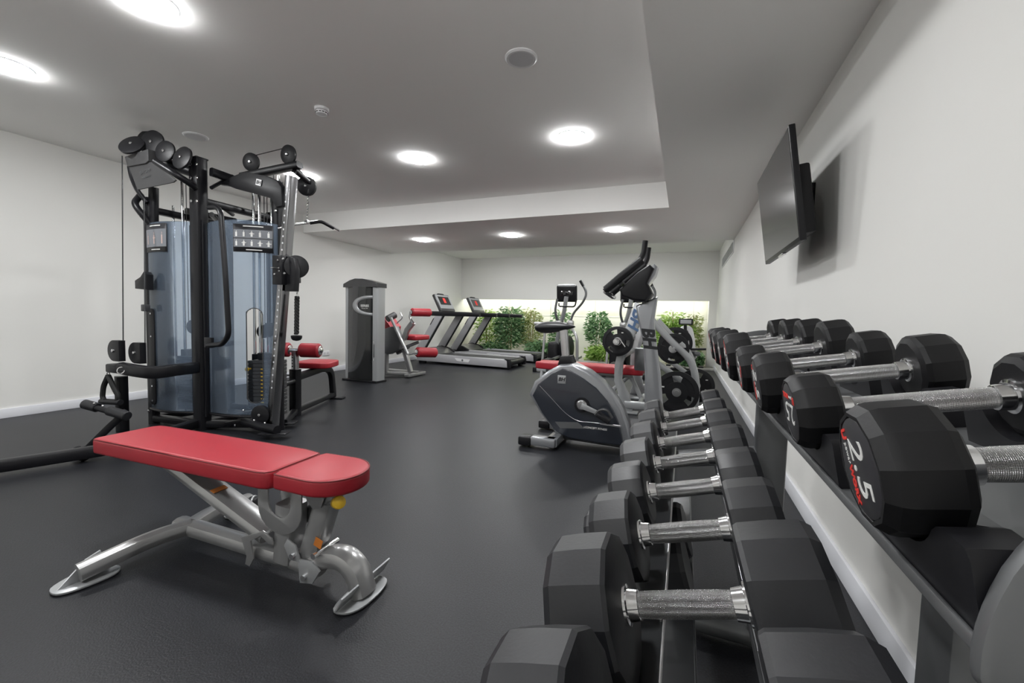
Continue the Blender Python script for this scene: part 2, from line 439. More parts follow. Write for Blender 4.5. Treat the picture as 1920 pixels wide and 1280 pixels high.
w.box((0.585, 2.96, 1.78), (0.13, 0.03, 0.05), 0.003); w.box((0.585, 3.08, 1.78), (0.13, 0.03, 0.05), 0.003)
w.build('wall_bracket', M['black'], TV)

# ---------------------------------------------------------------- dumbbell rack and dumbbells
TU, TM = math.atan(0.19), math.atan(0.295)
UC = lambda y: V((0.2645, y, 0.964)); MC = lambda y: V((0.016, y, 0.7195)); LC = lambda y: V((-0.100, y, 0.432))
UY = [0.405 + 0.2425*i for i in range(8)]
MY = [0.335 + 0.185*i for i in range(8)]
RK0, RK1 = 0.312, 2.24
UR = [0.050, 0.048, 0.056, 0.056, 0.070, 0.072, 0.073, 0.073]
UW = [0.052, 0.050, 0.056, 0.058, 0.066, 0.068, 0.070, 0.070]
UZ = [0, -0.004, 0, 0, 0.010, 0.012, 0.012, 0.012]

rack = thing('dumbbell_rack', 'grey three tier dumbbell rack along the right wall holding black dumbbells', 'rack', (0.2, 1.2, 0))
# upper tray
sl = 0.19
def zt(x, x0=0.165, z0=0.868, k=sl): return z0 + (x-x0)*k
tr = MB()
up = V((-sl, 0, 1)).normalized()
tr.box(((0.165+0.435)/2, (RK0+RK1)/2, zt(0.30)-0.002), (0.275, RK1-RK0, 0.004), rot=Matrix.Rotation(-TU, 3, 'Y'))
tr.box((0.1655, (RK0+RK1)/2, zt(0.165)-0.001), (0.004, RK1-RK0, 0.010), 0.0015)
tr.box((0.437, (RK0+RK1)/2, zt(0.437)+0.012), (0.004, RK1-RK0, 0.034), 0.0015)
tr.build('tray', M['rackgrey'], rack)
for y in (RK0, RK1):
    o = [(0.166, 0.848), (0.200, 0.840), (0.36, 0.862), (0.455, 0.885), (0.452, 0.955), (0.42, 1.000), (0.36, 1.018), (0.30, 1.012), (0.245, 0.995), (0.20, 0.965), (0.175, 0.930), (0.163, 0.893), (0.160, 0.862)]
    MB().prism(smooth_outline(o, 3), 0.012, (0, y, 0), (1, 0, 0), (0, 0, 1), 0.004).build('end_cap', M['rackgrey'], rack)
# moulded black cradles: one pair per dumbbell position
def cradle(y, x0, x1, r, dz):
    hw = min(0.112, r+0.036); R = r+0.003; top = 0.055; cx = (x0+x1)/2
    zc = 0.964 + dz + (cx-0.2645)*sl - zt(cx)
    e = math.degrees(math.asin(max(-1, min(0, (top-zc)/R))))
    low = zc - R
    arc = []
    for k in range(15):
        a = e + (-180-2*e)*k/14
        arc.append((R*math.cos(math.radians(a)), max(0.001, zc + R*math.sin(math.radians(a)))))
    xr = arc[0][0]
    o = [(-hw, 0.0), (hw, 0.0), (hw, top-0.008), (hw-0.004, top-0.001), (xr+0.010, top), (xr+0.003, top-0.002)] + arc[1:-1] + [(-xr-0.003, top-0.002), (-xr-0.010, top), (-hw+0.004, top-0.001), (-hw, top-0.008)]
    L = (x1-x0)/math.cos(TU)
    return MB().prism(o, L, (cx, y, zt(cx)), (0, 1, 0), (-math.sin(TU), 0, math.cos(TU)), 0.0)
for i, y in enumerate(UY):
    cradle(y, 0.168, 0.200, UR[i], UZ[i]).build('cradle', M['blackpl'], rack)
    cradle(y, 0.352, 0.384, UR[i], UZ[i]).build('cradle', M['blackpl'], rack)
# middle and lower tiers: pairs of angle rails
def rails(c, y0, y1, name):
    for (a, b, w) in ((-0.150, -0.024, -1), (0.086, 0.150, 1)):
        mb = MB(); k = 0.295
        za = c.z - 0.088 + a*k; zb = c.z - 0.088 + b*k
        mb.prism([(c.x+a, za-0.004), (c.x+b, zb-0.004), (c.x+b, zb), (c.x+a, za)], y1-y0, (0, (y0+y1)/2, 0), (1, 0, 0), (0, 0, 1))
        e = b if w < 0 else a; ze = zb if w < 0 else za
        mb.box((c.x+e, (y0+y1)/2, ze-0.012), (0.004, y1-y0, 0.026), 0.0015)
        e = a if w < 0 else b; ze = za if w < 0 else zb
        mb.box((c.x+e, (y0+y1)/2, ze+0.002), (0.004, y1-y0, 0.022), 0.0015)
        rl = mb.build(name, M['raildark'], rack)
        e = b if w < 0 else a; ze = zb if w < 0 else za
        MB().box((c.x+e+(0.001 if w < 0 else -0.001), (y0+y1)/2, ze+0.001), (0.004, y1-y0, 0.003), 0.001).build('lit_edge', M['steel'], rl)  # steel strip stands in for light caught on the rail lip
rails(MC(0), 0.22, 1.76, 'middle_rail')
rails(LC(0), 0.22, 1.76, 'lower_rail')
for y in (0.50, 1.52):
    MB().bar([(0.268, y, 0.03), (0.268, y, 0.885)], 0.06, 0.085, 0.012, up=V((1, 0, 0))).build('post', M['rackgrey'], rack)
    MB().tube([(0.31, y, 0.045), (-0.24, y, 0.045)], 0.038, 16).build('foot_tube', M['rackgrey'], rack)
    MB().box((-0.235, y, 0.006), (0.10, 0.12, 0.012), 0.004).build('foot_plate', M['rackgrey'], rack)
    MB().tube([(0.30, y, 0.645), (0.20, y, 0.625), (-0.10, y, 0.565)], 0.028, 16, smooth=0.08).build('support_arm', M['rackgrey'], rack)
    MB().tube([(0.30, y, 0.40), (0.15, y, 0.37), (-0.22, y, 0.285)], 0.028, 16, smooth=0.08).build('support_arm', M['rackgrey'], rack)

def set_tilt(t, a): t.rotation_euler = (0, -a, 0); return t
def handle(parent, h, r):
    MB().lathe([(r*0.93, -h+0.012), (r*0.97, -h*0.6), (r*0.99, -h*0.25), (r*1.0, 0), (r*0.99, h*0.25), (r*0.97, h*0.6), (r*0.93, h-0.012)], (0,0,0), (1,0,0), 32).build('grip', M['knurl'], parent, world=False)
    for s in (-1, 1):
        MB().lathe([(r*1.55, h+0.001), (r*1.5, h-0.003), (r*1.22, h-0.004), (r*1.16, h-0.010), (r*1.10, h-0.016), (r*0.9, h-0.017)], (0,0,0), (s,0,0), 28).build('collar', M['chrome'], parent, world=False)
def round_db(loc, label, h=0.0825, w=0.052, r=0.05, rt=True, spin=0.0, num='2.5'):
    t = set_tilt(thing('dumbbell', label, 'dumbbell', loc, 0, 'black round dumbbells on the top tier'), TU)
    handle(t, h, 0.0130)
    for s in (-1, 1):
        hd = MB().lathe([(r*0.80, h), (r*0.95, h+0.004), (r, h+0.010), (r, h+w-0.014), (r*0.97, h+w-0.008), (r*0.86, h+w), (r*0.795, h+w), (r*0.78, h+w-0.002), (0.003, h+w-0.002)], (0,0,0), (s,0,0), 12).build('head', M['rubber'], t, world=False, angle=20)
        dd = MB().lathe([(r*0.765, h+w-0.003), (r*0.765, h+w-0.0007), (r*0.75, h+w-0.0002), (0.003, h+w-0.0002)], (0,0,0), (s,0,0), 40).build('end_disc', M['disc'], hd, world=False)
        if s < 0:
            tw = wmat(hd); Rm = tw.to_3x3()
            def pt(y, z, e=0.0): return tw @ V((-(h+w)+0.0001-e, y, z))
            ca, sa = math.cos(spin), math.sin(spin)
            ax = Rm @ V((0, -ca, sa)); ay = Rm @ V((0, sa, ca))   # seen from the aisle
            def q(a, b): return pt(-a*ca + b*sa, a*sa + b*ca)
            text(num, r*0.80, M['ink'], 'number', hd, q(0, r*0.02), ax, ay, 0.0004, shear=0.15)
            text('U', r*0.26, M['inkred'], 'logo', hd, q(-r*0.54, -r*0.38), ax, ay, 0.0004, bold=0.0006)
            text('power', r*0.13, M['ink'], 'logo', hd, q(-r*0.24, -r*0.41), ax, ay, 0.0004)
            text('WORX', r*0.19, M['inkred'], 'logo', hd, q(r*0.26, -r*0.42), ax, ay, 0.0004, bold=0.0004)
    return t
def hex_db(loc, label, grp, h=0.0685, w=0.07, r=0.075, tilt=TM):
    t = set_tilt(thing('dumbbell', label, 'dumbbell', loc, 0, grp), tilt)
    handle(t, h, 0.0152)
    for s in (-1, 1):
        MB().lathe([(r*0.84, h), (r*0.97, h+0.003), (r, h+0.008), (r*1.005, h+w*0.5), (r*0.985, h+w-0.010), (r*0.90, h+w), (r*0.55, h+w+0.001), (0.003, h+w+0.001)], (0,0,0), (s,0,0), 12).build('head', M['rubber2'], t, world=False, angle=20)
    return t
ordn = ['nearest', 'second nearest', 'third from the viewer', 'fourth from the viewer', 'fifth from the viewer', 'sixth from the viewer', 'seventh from the viewer', 'farthest']
for i, y in enumerate(UY):
    lab = 'black round dumbbell with knurled handle, %s on the top tier' % ordn[i]
    if i == 0: lab = 'black dumbbell marked 2.5 down its large end disc, nearest on the top tier'
    if i == 1: lab = 'black dumbbell with small 2.5 and red mark, second nearest on the top tier'
    d_ = round_db(UC(y)+V((0,0,UZ[i])), lab, r=UR[i], w=UW[i], spin=[-1.25, 3.14, -1.5, 0.9, 2.2, 0.4, 1.0, 2.0][i])
rr = [0.083, 0.084, 0.070, 0.065, 0.067, 0.068, 0.067, 0.067]; ww = [0.080, 0.080, 0.068, 0.070, 0.070, 0.066, 0.062, 0.058]
for i, y in enumerate(MY):
    c = MC(y); dz = (0.0)
    lab = 'grey black faceted dumbbell with chrome handle, %s on the middle tier' % ordn[i]
    if i == 0: lab = 'large faceted dumbbell cut by the bottom edge, nearest on the middle tier'
    hex_db(c, lab, 'faceted dumbbells on the middle tier', w=ww[i], r=rr[i])
for i, y in enumerate((1.07, 1.25)):
    hex_db(LC(y), 'faceted dumbbell peeking out on the lowest tier, %s' % ['nearer one', 'farther one'][i], 'dumbbells on the lowest tier', w=0.07, r=0.075)

# ---------------------------------------------------------------- adjustable bench in the foreground (built along its own x axis)
B = thing('weight_bench', 'silver framed adjustable bench with long red padded top in the foreground', 'bench', (-1.70, 1.175, 0), 0.042)
L_ = dict(parent=B, world=False)
def pad(outline, z0, th, name, parent, seam=True, bev=0.014, m=None):
    o = MB().prism(outline, th, (0, 0, z0+th/2), (1, 0, 0), (0, 1, 0), bev, 4).build(name, m or M['red'], parent, world=False, angle=50)
    if seam:
        c = V((sum(a for a, b in outline)/len(outline), sum(b for a, b in outline)/len(outline), 0))
        pts = [V((a, b, z0+th-0.0045)) for a, b in outline]
        pts = [c + (p-V((c.x, c.y, p.z)))*0.992 + V((0, 0, p.z)) for p in pts]; pts.append(pts[0]); pts.append(pts[1])
        MB().tube(pts, 0.0022, 6).build('seam', M['piping'], o, world=False)
    return o
back_o = [(-0.70, -0.135)] + [(x, y) for x, y in ((-0.20, -0.136), (0.28, -0.136))] + [(0.315, -0.128), (0.33, -0.105)] + [(0.33, 0.10), (0.325, 0.122), (0.24, 0.136), (-0.30, 0.136), (-0.66, 0.134), (-0.695, 0.128), (-0.712, 0.105), (-0.718, -0.11), (-0.712, -0.127)]
pad(back_o, 0.397, 0.070, 'back_pad', B)
seat_o = [(0.342, -0.10), (0.352, -0.128)] + [(0.50+0.135*math.sin(math.radians(a)), -0.132*math.cos(math.radians(a))) for a in range(0, 181, 12)] + [(0.352, 0.128), (0.342, 0.10)]
pad(seat_o, 0.404, 0.064, 'seat_pad', B)
# support plates below the pads
MB().box((-0.22, 0, 0.400), (0.55, 0.07, 0.016), 0.003).box((-0.34, 0, 0.385), (0.09, 0.085, 0.03), 0.004).build('back_bracket', M['silver'], **L_)
MB().box((0.47, 0, 0.404), (0.20, 0.09, 0.016), 0.003).build('seat_bracket', M['silver'], **L_)
# wide diagonal support tube
lk = MB().bar([(-0.385, 0, 0.370), (0.19, 0, 0.150)], 0.105, 0.062, 0.028).build('support_strut', M['silver'], **L_)
d = V((0.59, 0, -0.225)).normalized(); n = V((0.225, 0, 0.59)).normalized()
bx = MB().box(V((-0.10, -0.012, 0.2635))+n*0.0315, (0.024, 0.062, 0.002), 0.0, rot=Matrix((d, V((0,1,0)), n)).transposed())
bx.build('warning_sticker', M['orange'], lk, world=False)
# C shaped hook plates at the lower end of the strut
hk = [(0.10, 0.145), (0.215, 0.195), (0.262, 0.175), (0.268, 0.150), (0.245, 0.150), (0.205, 0.172), (0.150, 0.140), (0.165, 0.07), (0.145, 0.035), (0.120, 0.040), (0.128, 0.075)]
for y in (-0.058, 0.058):
    MB().prism(hk, 0.008, (0, y, 0), (1, 0, 0), (0, 0, 1), 0.002).build('hook_plate', M['silver'], **L_)
MB().box((0.205, 0, 0.176), (0.09, 0.11, 0.008), 0.002, rot=Matrix.Rotation(-0.42, 3, 'Y')).build('hook_plate', M['silver'], **L_)
# main spine, rear legs, feet
MB().bar([(-0.36, 0, 0.085), (0.02, 0, 0.078), (0.45, 0, 0.068)], 0.075, 0.062, 0.026, smooth=0.1).build('spine_tube', M['silver'], **L_)
for s in (-1, 1):
    MB().bar([(-0.285, 0.0, 0.088), (-0.335, s*0.13, 0.084), (-0.375, s*0.345, 0.052)], 0.075, 0.066, 0.029, smooth=0.1).build('rear_leg', M['silver'], **L_)
    ft = [(x, s*y) for x, y in smooth_outline([(-0.455, 0.27), (-0.375, 0.22), (-0.325, 0.26), (-0.335, 0.36), (-0.37, 0.41), (-0.43, 0.40), (-0.46, 0.33)], 4)]
    if s < 0: ft = ft[::-1]
    fo = MB().prism(ft, 0.008, (0, 0, 0.009), (1, 0, 0), (0, 1, 0), 0.002).build('foot_plate', M['silver2'], **L_)
    MB().prism(ft, 0.005, (0, 0, 0.0025), (1, 0, 0), (0, 1, 0)).build('rubber_sole', M['blackpl'], fo, world=False)
    MB().prism([(0.24, 0.012), (0.40, 0.012), (0.315, 0.085), (0.27, 0.098)], 0.008, (-0.392, 0, 0), (0, s, 0), (0, 0, 1), 0.002).build('gusset', M['silver2'], **L_)
# front arch with foot
MB().bar([(0.40, 0, 0.070), (0.47, 0, 0.120), (0.56, 0, 0.135), (0.62, 0, 0.095), (0.645, 0, 0.015)], 0.098, 0.075, 0.034, smooth=0.06).build('front_arch', M['silver'], **L_)
fr = smooth_outline([(0.60, -0.105), (0.655, -0.11), (0.69, -0.06), (0.695, 0.04), (0.67, 0.105), (0.61, 0.10), (0.585, 0.0)], 4)
fo = MB().prism(fr, 0.008, (0, 0, 0.010), (1, 0, 0), (0, 1, 0), 0.002).build('foot_plate', M['silver2'], **L_)
MB().prism(fr, 0.006, (0, 0, 0.003), (1, 0, 0), (0, 1, 0)).build('rubber_sole', M['blackpl'], fo, world=False)
MB().box((0.640, 0.01, 0.045), (0.007, 0.27, 0.062), 0.002, rot=Matrix.Rotation(0.5, 3, 'Y')).build('toe_flange', M['silver2'], **L_)
# U cut uprights that carry the pads
def u_plate(x0, x1, zt_, zb, lx0, lx1):
    o = [(x0, zt_), (x0, zb+0.10)]
    o += [(x0+(x1-x0)*0.5 - (x1-x0)*0.5*math.cos(math.radians(a)), zb+0.10-0.10*math.sin(math.radians(a))) for a in range(20, 165, 16)]
    o += [(x1, zb+0.10), (x1, zt_)]
    w = (x1-x0)*0.26; cx = (x0+x1)/2
    inner = [(cx+w, zt_)] + [(cx+w*math.cos(math.radians(a)), zb+0.125+w*1.1*math.sin(math.radians(a))) for a in range(0, -181, -15)] + [(cx-w, zt_)]
    return o + inner
for y in (-0.052, 0.052):
    MB().prism(u_plate(0.185, 0.405, 0.405, 0.195, 0, 0), 0.007, (0, y, 0), (1, 0, 0), (0, 0, 1), 0.0015).build('pivot_plate', M['silver'], **L_)
MB().bar([(0.285, 0, 0.07), (0.300, 0, 0.30)], 0.095, 0.085, 0.018, up=V((1,0,0))).build('rear_upright', M['silver'], **L_)
MB().bar([(0.395, 0, 0.095), (0.505, 0, 0.405)], 0.075, 0.080, 0.016, up=V((1,0,0))).build('seat_upright', M['silver'], **L_)
MB().prism([(0.37, 0.405), (0.52, 0.405), (0.49, 0.33), (0.455, 0.318), (0.425, 0.345), (0.415, 0.375), (0.395, 0.375)], 0.006, (0, -0.046, 0), (1, 0, 0), (0, 0, 1), 0.001).build('seat_bracket', M['silver'], **L_)
MB().prism([(0.375, 0.165), (0.335, 0.185), (0.318, 0.155), (0.345, 0.105), (0.40, 0.105)], 0.007, (0, -0.052, 0), (1, 0, 0), (0, 0, 1), 0.001).build('locking_plate', M['silver2'], **L_)
MB().prism([(0.395, 0.025), (0.455, 0.035), (0.49, 0.09), (0.455, 0.118), (0.385, 0.115)], 0.010, (0, -0.050, 0), (1, 0, 0), (0, 0, 1), 0.002).build('locking_plate', M['silver2'], **L_)
MB().box((0.472, -0.0415, 0.19), (0.035, 0.002, 0.035), 0.0, rot=Matrix.Rotation(0.34, 3, 'Y')).build('warning_sticker', M['orange'], **L_)
b = MB()
for x, z in ((0.365, 0.125), (0.42, 0.055), (0.47, 0.15)): b = MB().cyl((x, -0.066, z), (x, 0.06, z), 0.011, seg=14).build('bolt', M['chrome'], **L_)
pn = MB().cyl((0.49, -0.02, 0.335), (0.565, -0.052, 0.365), 0.0135, seg=18, bev=0.002).build('adjusting_pin', M['chrome'], **L_)
MB().lathe([(0.0135, 0.072), (0.019, 0.082), (0.019, 0.10), (0.024, 0.108), (0.022, 0.118), (0.010, 0.122)], (0.49, -0.02, 0.335), (0.075, -0.032, 0.030), 20).build('yellow_knob', M['yellow'], pn, world=False)
b = MB().tube([(-0.30, 0.05, 0.375), (-0.30, 0.20, 0.14)], 0.004, 6)
MB().torus((-0.715, -0.05, 0.385), (1, 0.3, 0), 0.012, 0.003).build('wire_clip', M['chrome'], **L_)
# transport wheel by the far foot
MB().cyl((-0.33, 0.315, 0.052), (-0.29, 0.335, 0.052), 0.034, seg=24, bev=0.004).build('wheel', M['blackpl'], **L_)
MB().torus((-0.31, 0.325, 0.052), (0.9, 0.45, 0), 0.036, 0.005, 24, 8, 0, PI, up=V((0,0,1))).build('wheel_guard', M['silver2'], **L_)

# ---------------------------------------------------------------- multi station cable machine
G = thing('cable_machine', 'tall black multi station cable machine with blue see-through shields on the left', 'gym machine', (-3.85, 2.6, 0))
def gb(mb, name, m='black', **k): return mb.build(name, M[m], G, **k)
P0 = V((-3.86, 2.37, 0)); PL = V((-4.44, 2.31, 0)); PR = V((-3.29, 2.66, 0)); PBk = V((-3.86, 3.05, 0)); PB2 = V((-4.35, 2.95, 0))
def post(p, h, w=0.08, name='post', m='black', d=None): return gb(MB().bar([(p.x, p.y, 0.0), (p.x, p.y, h)], w, d or w, 0.022, up=V((0, 1, 0))), name, m)
post(P0, 2.31, 0.115, d=0.10); post(PL, 2.02, 0.075); post(PR, 2.16, 0.075); post(PBk, 2.02, 0.08); post(PB2, 1.95, 0.07)
gb(MB().box((P0.x, P0.y, 2.312), (0.118, 0.103, 0.014), 0.005), 'post_cap', 'blackpl')
for p, (dx, dy) in ((P0, (0.0, -0.055)), (P0, (0.05, -0.04)), (PL, (0, -0.04)), (PR, (0.03, -0.04))):
    for z in ((2.25, 2.14, 1.95) if p is P0 else (1.9, 0.12)):
        gb(MB().lathe([(0.013, 0), (0.013, 0.006), (0.008, 0.010)], (p.x+dx, p.y+dy, z), (dx*0.6, -1, 0), 12), 'bolt', 'chrome')
# floor frame
def fb(a, b, w=0.07, h=0.06, z=0.05): return gb(MB().bar([(a[0], a[1], z), (b[0], b[1], z)], w, h, 0.014), 'base_beam')
fb(PL, P0); fb(P0, PR); fb(P0, PBk); fb(PL, PB2); fb(PB2, PBk); fb(PR, PBk)
# top frame
def tb(a, b, w=0.06, h=0.06, name='top_beam', **k): return gb(MB().bar([a, b], w, h, 0.014, **k), name)
tb((P0.x, P0.y, 1.97), (PBk.x, PBk.y, 1.97)); tb((PL.x, PL.y, 1.92), (PB2.x, PB2.y, 1.90)); tb((PB2.x, PB2.y, 1.90), (PBk.x, PBk.y, 1.95)); tb((PL.x, 2.62, 1.98), (P0.x, 2.68, 1.86), 0.045, 0.06)
tb((-3.74, 2.4, 2.204), (-3.741, 2.75, 2.191), 0.05, 0.07)
tb((-3.744, 2.4, 2.072), (-3.796, 2.62, 2.243), 0.03, 0.03)
gb(MB().tube([(PBk.x, PBk.y, 1.86), (PBk.x+0.28, PBk.y-0.05, 2.03), (PR.x, PR.y, 2.08)], 0.03, 12, smooth=0.15), 'top_brace')
gb(MB().tube([(-3.896, 2.5, 1.986), (-3.942, 2.6, 1.996), (-4.209, 2.9, 1.997)], 0.02, 10, smooth=0.05), 'top_brace')
gb(MB().tube([(-3.82, 2.45, 1.867), (-3.989, 2.6, 1.865), (-4.243, 2.8, 1.822)], 0.022, 10, smooth=0.05), 'top_brace')
# left head: box, carrier plate and four pulleys
bxo = [(-4.485, 2.16, 2.333), (-4.152, 2.16, 2.355), (-4.149, 2.16, 2.26), (-4.194, 2.16, 2.243), (-4.45, 2.16, 2.245)]
gb(MB().prism([(p[0], p[2]) for p in bxo][::-1], 0.16, (0, 2.24, 0), (1,0,0), (0,0,1), 0.006), 'pulley_housing', 'darkgrey')
plo = [(-4.46, 2.18, 2.257), (-4.232, 2.18, 2.263), (-4.101, 2.18, 2.248), (-3.82, 2.18, 2.075), (-3.854, 2.18, 2.061), (-4.339, 2.18, 2.045)]
pl = gb(MB().prism([(p[0], p[2]) for p in plo][::-1], 0.012, (0, 2.18, 0), (1,0,0), (0,0,1), 0.003), 'head_plate', 'darkgrey')
pA = V((-4.216, 2.17, 2.18)); pB = V((-4.203, 2.17, 2.139))
text('BH GYM', 0.040, M['rackgrey'], 'lettering', pl, pA, (1, 0, 0.10), (0, 0, 1))
text('multi station', 0.024, M['rackgrey'], 'lettering', pl, pB, (1, 0, 0.10), (0, 0, 1))
gb(MB().tube([(-4.535, 2.22, 2.274), (-4.515, 2.22, 2.19), (-4.434, 2.22, 2.06), (-4.371, 2.26, 1.961)], 0.018, 10, smooth=0.06), 'head_rim')
gb(MB().tube([(-4.018, 2.14, 2.23), (-3.825, 2.18, 2.121), (-3.808, 2.28, 2.074), (-3.845, 2.36, 2.043)], 0.026, 12, smooth=0.06), 'head_brace')
gb(MB().tube([(-4.276, 2.25, 2.31), (-4.103, 2.34, 2.267), (-3.907, 2.4, 2.203)], 0.045, 12, smooth=0.06), 'head_beam')
gb(MB().tube([(-4.5, 2.28, 2.045), (-4.446, 2.2, 1.947), (-4.396, 2.22, 1.871), (-4.378, 2.28, 1.787)], 0.026, 12, smooth=0.12), 'pull_up_handle')
gb(MB().bar([(-4.35, 2.3, 2.098), (-4.363, 2.3, 1.786)], 0.075, 0.06, 0.02, up=V((0,1,0))), 'post')
def pulley(c, r, ax, w=0.024, name='pulley', m='blackpl'):
    ax = V(ax).normalized()
    o = gb(MB().lathe([(r*0.9, -w/2), (r, -w/2+0.003), (r*0.97, -0.003), (r*0.97, 0.003), (r, w/2-0.003), (r*0.9, w/2), (r*0.2, w/2+0.004)], c, ax, 36), name, m)
    MB().lathe([(0.012, -w/2-0.012), (0.012, w/2+0.012), (0.007, w/2+0.016)], c, ax, 12).build('axle', M['chrome'], o)
    return o
nL = (0.42, -0.85, 0.32)
pulley((-4.366, 2.16, 2.411), 0.100, (0.35, -0.76, 0.48)); pulley((-4.237, 2.24, 2.447), 0.102, (0.30, -0.95, 0.1)); pulley((-4.503, 2.34, 2.529), 0.098, (0.30, -0.95, 0.1))
pulley((-4.065, 2.24, 2.352), 0.088, (0.25, -0.96, 0.1)); pulley((-3.877, 2.26, 2.285), 0.096, (0.10, -0.95, 0.2))
# right head: carrier plate with badge, beam, two pulleys
pro = [(-3.814, 2.5, 2.139), (-3.649, 2.5, 2.186), (-3.489, 2.5, 2.215), (-3.224, 2.5, 2.153), (-3.102, 2.5, 2.103), (-3.055, 2.5, 2.048), (-3.045, 2.5, 1.899), (-3.117, 2.5, 1.892), (-3.177, 2.5, 1.969), (-3.401, 2.5, 2.031), (-3.597, 2.5, 2.083), (-3.698, 2.5, 2.119)]
pr = gb(MB().prism([(p[0], p[2]) for p in pro][::-1], 0.05, (0, 2.53, 0), (1,0,0), (0,0,1), 0.006), 'head_plate', 'blackpl')
bc = V((-3.305, 2.5, 2.105))
bd = MB().box(bc+V((0, -0.001, 0)), (0.062, 0.003, 0.05), 0.0, rot=Matrix.Rotation(0.28, 3, 'Y')).build('badge', M['plastic_white'], pr)
text('BH', 0.040, M['inkdark'], 'badge_lettering', pr, bc+V((0, -0.003, 0)), (0.96, 0, -0.27), (0.27, 0, 0.96), bold=0.0012, shear=0.2)
gb(MB().bar([(-3.72, 2.66, 2.243), (-3.118, 2.74, 2.307)], 0.075, 0.055, 0.012), 'head_beam')
pulley((-3.635, 2.68, 2.367), 0.078, (0.25, -0.95, -0.1)); pulley((-3.226, 2.72, 2.398), 0.080, (0.05, -1, -0.1))
gb(MB().tube([(-3.587, 2.69, 2.425), (-3.257, 2.72, 2.46)], 0.004, 6), 'steel_cable', 'cable')
# perforated adjustment column
c0, c1 = V((-3.002, 2.56, 2.141)), V((-3.243, 2.56, 0.025))
dn = (c1-c0).normalized(); col_ = gb(MB().bar([c0, c1], 0.068, 0.075, 0.008, up=V((0, 1, 0))), 'adjustment_column', 'darksteel')
hb = MB()
Lc = (c1-c0).length; k = 0.10
while k < Lc-0.35:
    hb.lathe([(0.008, 0), (0.008, 0.0008)], c0+dn*k+V((0, -0.0385, 0)), (0, -1, 0), 12); k += 0.055
hb.build('hole_row', M['grey_plastic'], col_)
gb(MB().tube([(-3.07, 2.66, 2.218), (-3.083, 2.62, 1.424)], 0.004, 6), 'steel_cable', 'cable')
for y in (362, 470): gb(MB().box((-3.184, 2.6, 2.036), (0.03, 0.05, 0.09), 0.004), 'bracket', 'steel')
# trolley with its pulley
tc_ = V((-3.074, 2.53, 1.383))
tro = gb(MB().box(tc_, (0.105, 0.11, 0.235), 0.006), 'trolley', 'black')
MB().prism([(0, -0.17), (0.10, -0.17), (0.115, 0.0), (0.09, 0.10), (0.0, 0.125)], 0.05, tc_+V((0.03, 0.02, 0.0)), (1,0,0), (0,0,1), 0.004).build('trolley_arm', M['black'], tro)
for dx, dz in ((0.015, 0.075), (0.03, -0.01), (-0.02, -0.035), (0.075, 0.085), (0.09, -0.03)):
    MB().lathe([(0.010, 0), (0.010, 0.006), (0.006, 0.009)], tc_+V((dx, -0.055, dz)), (0, -1, 0), 12).build('bolt', M['chrome'], tro)
MB().cyl(tc_+V((-0.035, -0.075, 0.015)), tc_+V((0.05, -0.075, 0.012)), 0.007, seg=10).build('pull_pin', M['chrome'], tro)
pulley((-2.976, 2.58, 1.417), 0.092, (0.8, -0.6, 0.05), 0.035, 'pulley')
# low frame on the right: foot, pulley
gb(MB().tube([(-3.553, 2.5, 0.091), (-3.248, 2.46, 0.076), (-3.036, 2.44, 0.08)], 0.036, 14, smooth=0.05), 'foot_tube')
gb(MB().box((-3.092, 2.46, 0.046), (0.22, 0.12, 0.012), 0.005, rot=Matrix.Rotation(0.5, 3, 'Z')), 'foot_plate')
gb(MB().box((-3.337, 2.72, 0.043), (0.26, 0.11, 0.012), 0.005, rot=Matrix.Rotation(0.55, 3, 'Z')), 'foot_plate')
pulley((-3.306, 2.5, 0.165), 0.080, (0.3, -0.95, 0), 0.03)
gb(MB().bar([(-3.811, 2.42, 0.016), (-3.504, 2.48, 0.091)], 0.04, 0.04, 0.008), 'base_beam')
for p in ((-3.513, 2.42, 0.067), (-3.277, 2.42, 0.136), (-3.125, 2.4, 0.136), (-3.433, 2.44, 0.2)):
    gb(MB().lathe([(0.010, 0), (0.010, 0.006), (0.006, 0.009)], p, (0, -1, 0), 12), 'bolt', 'chrome')

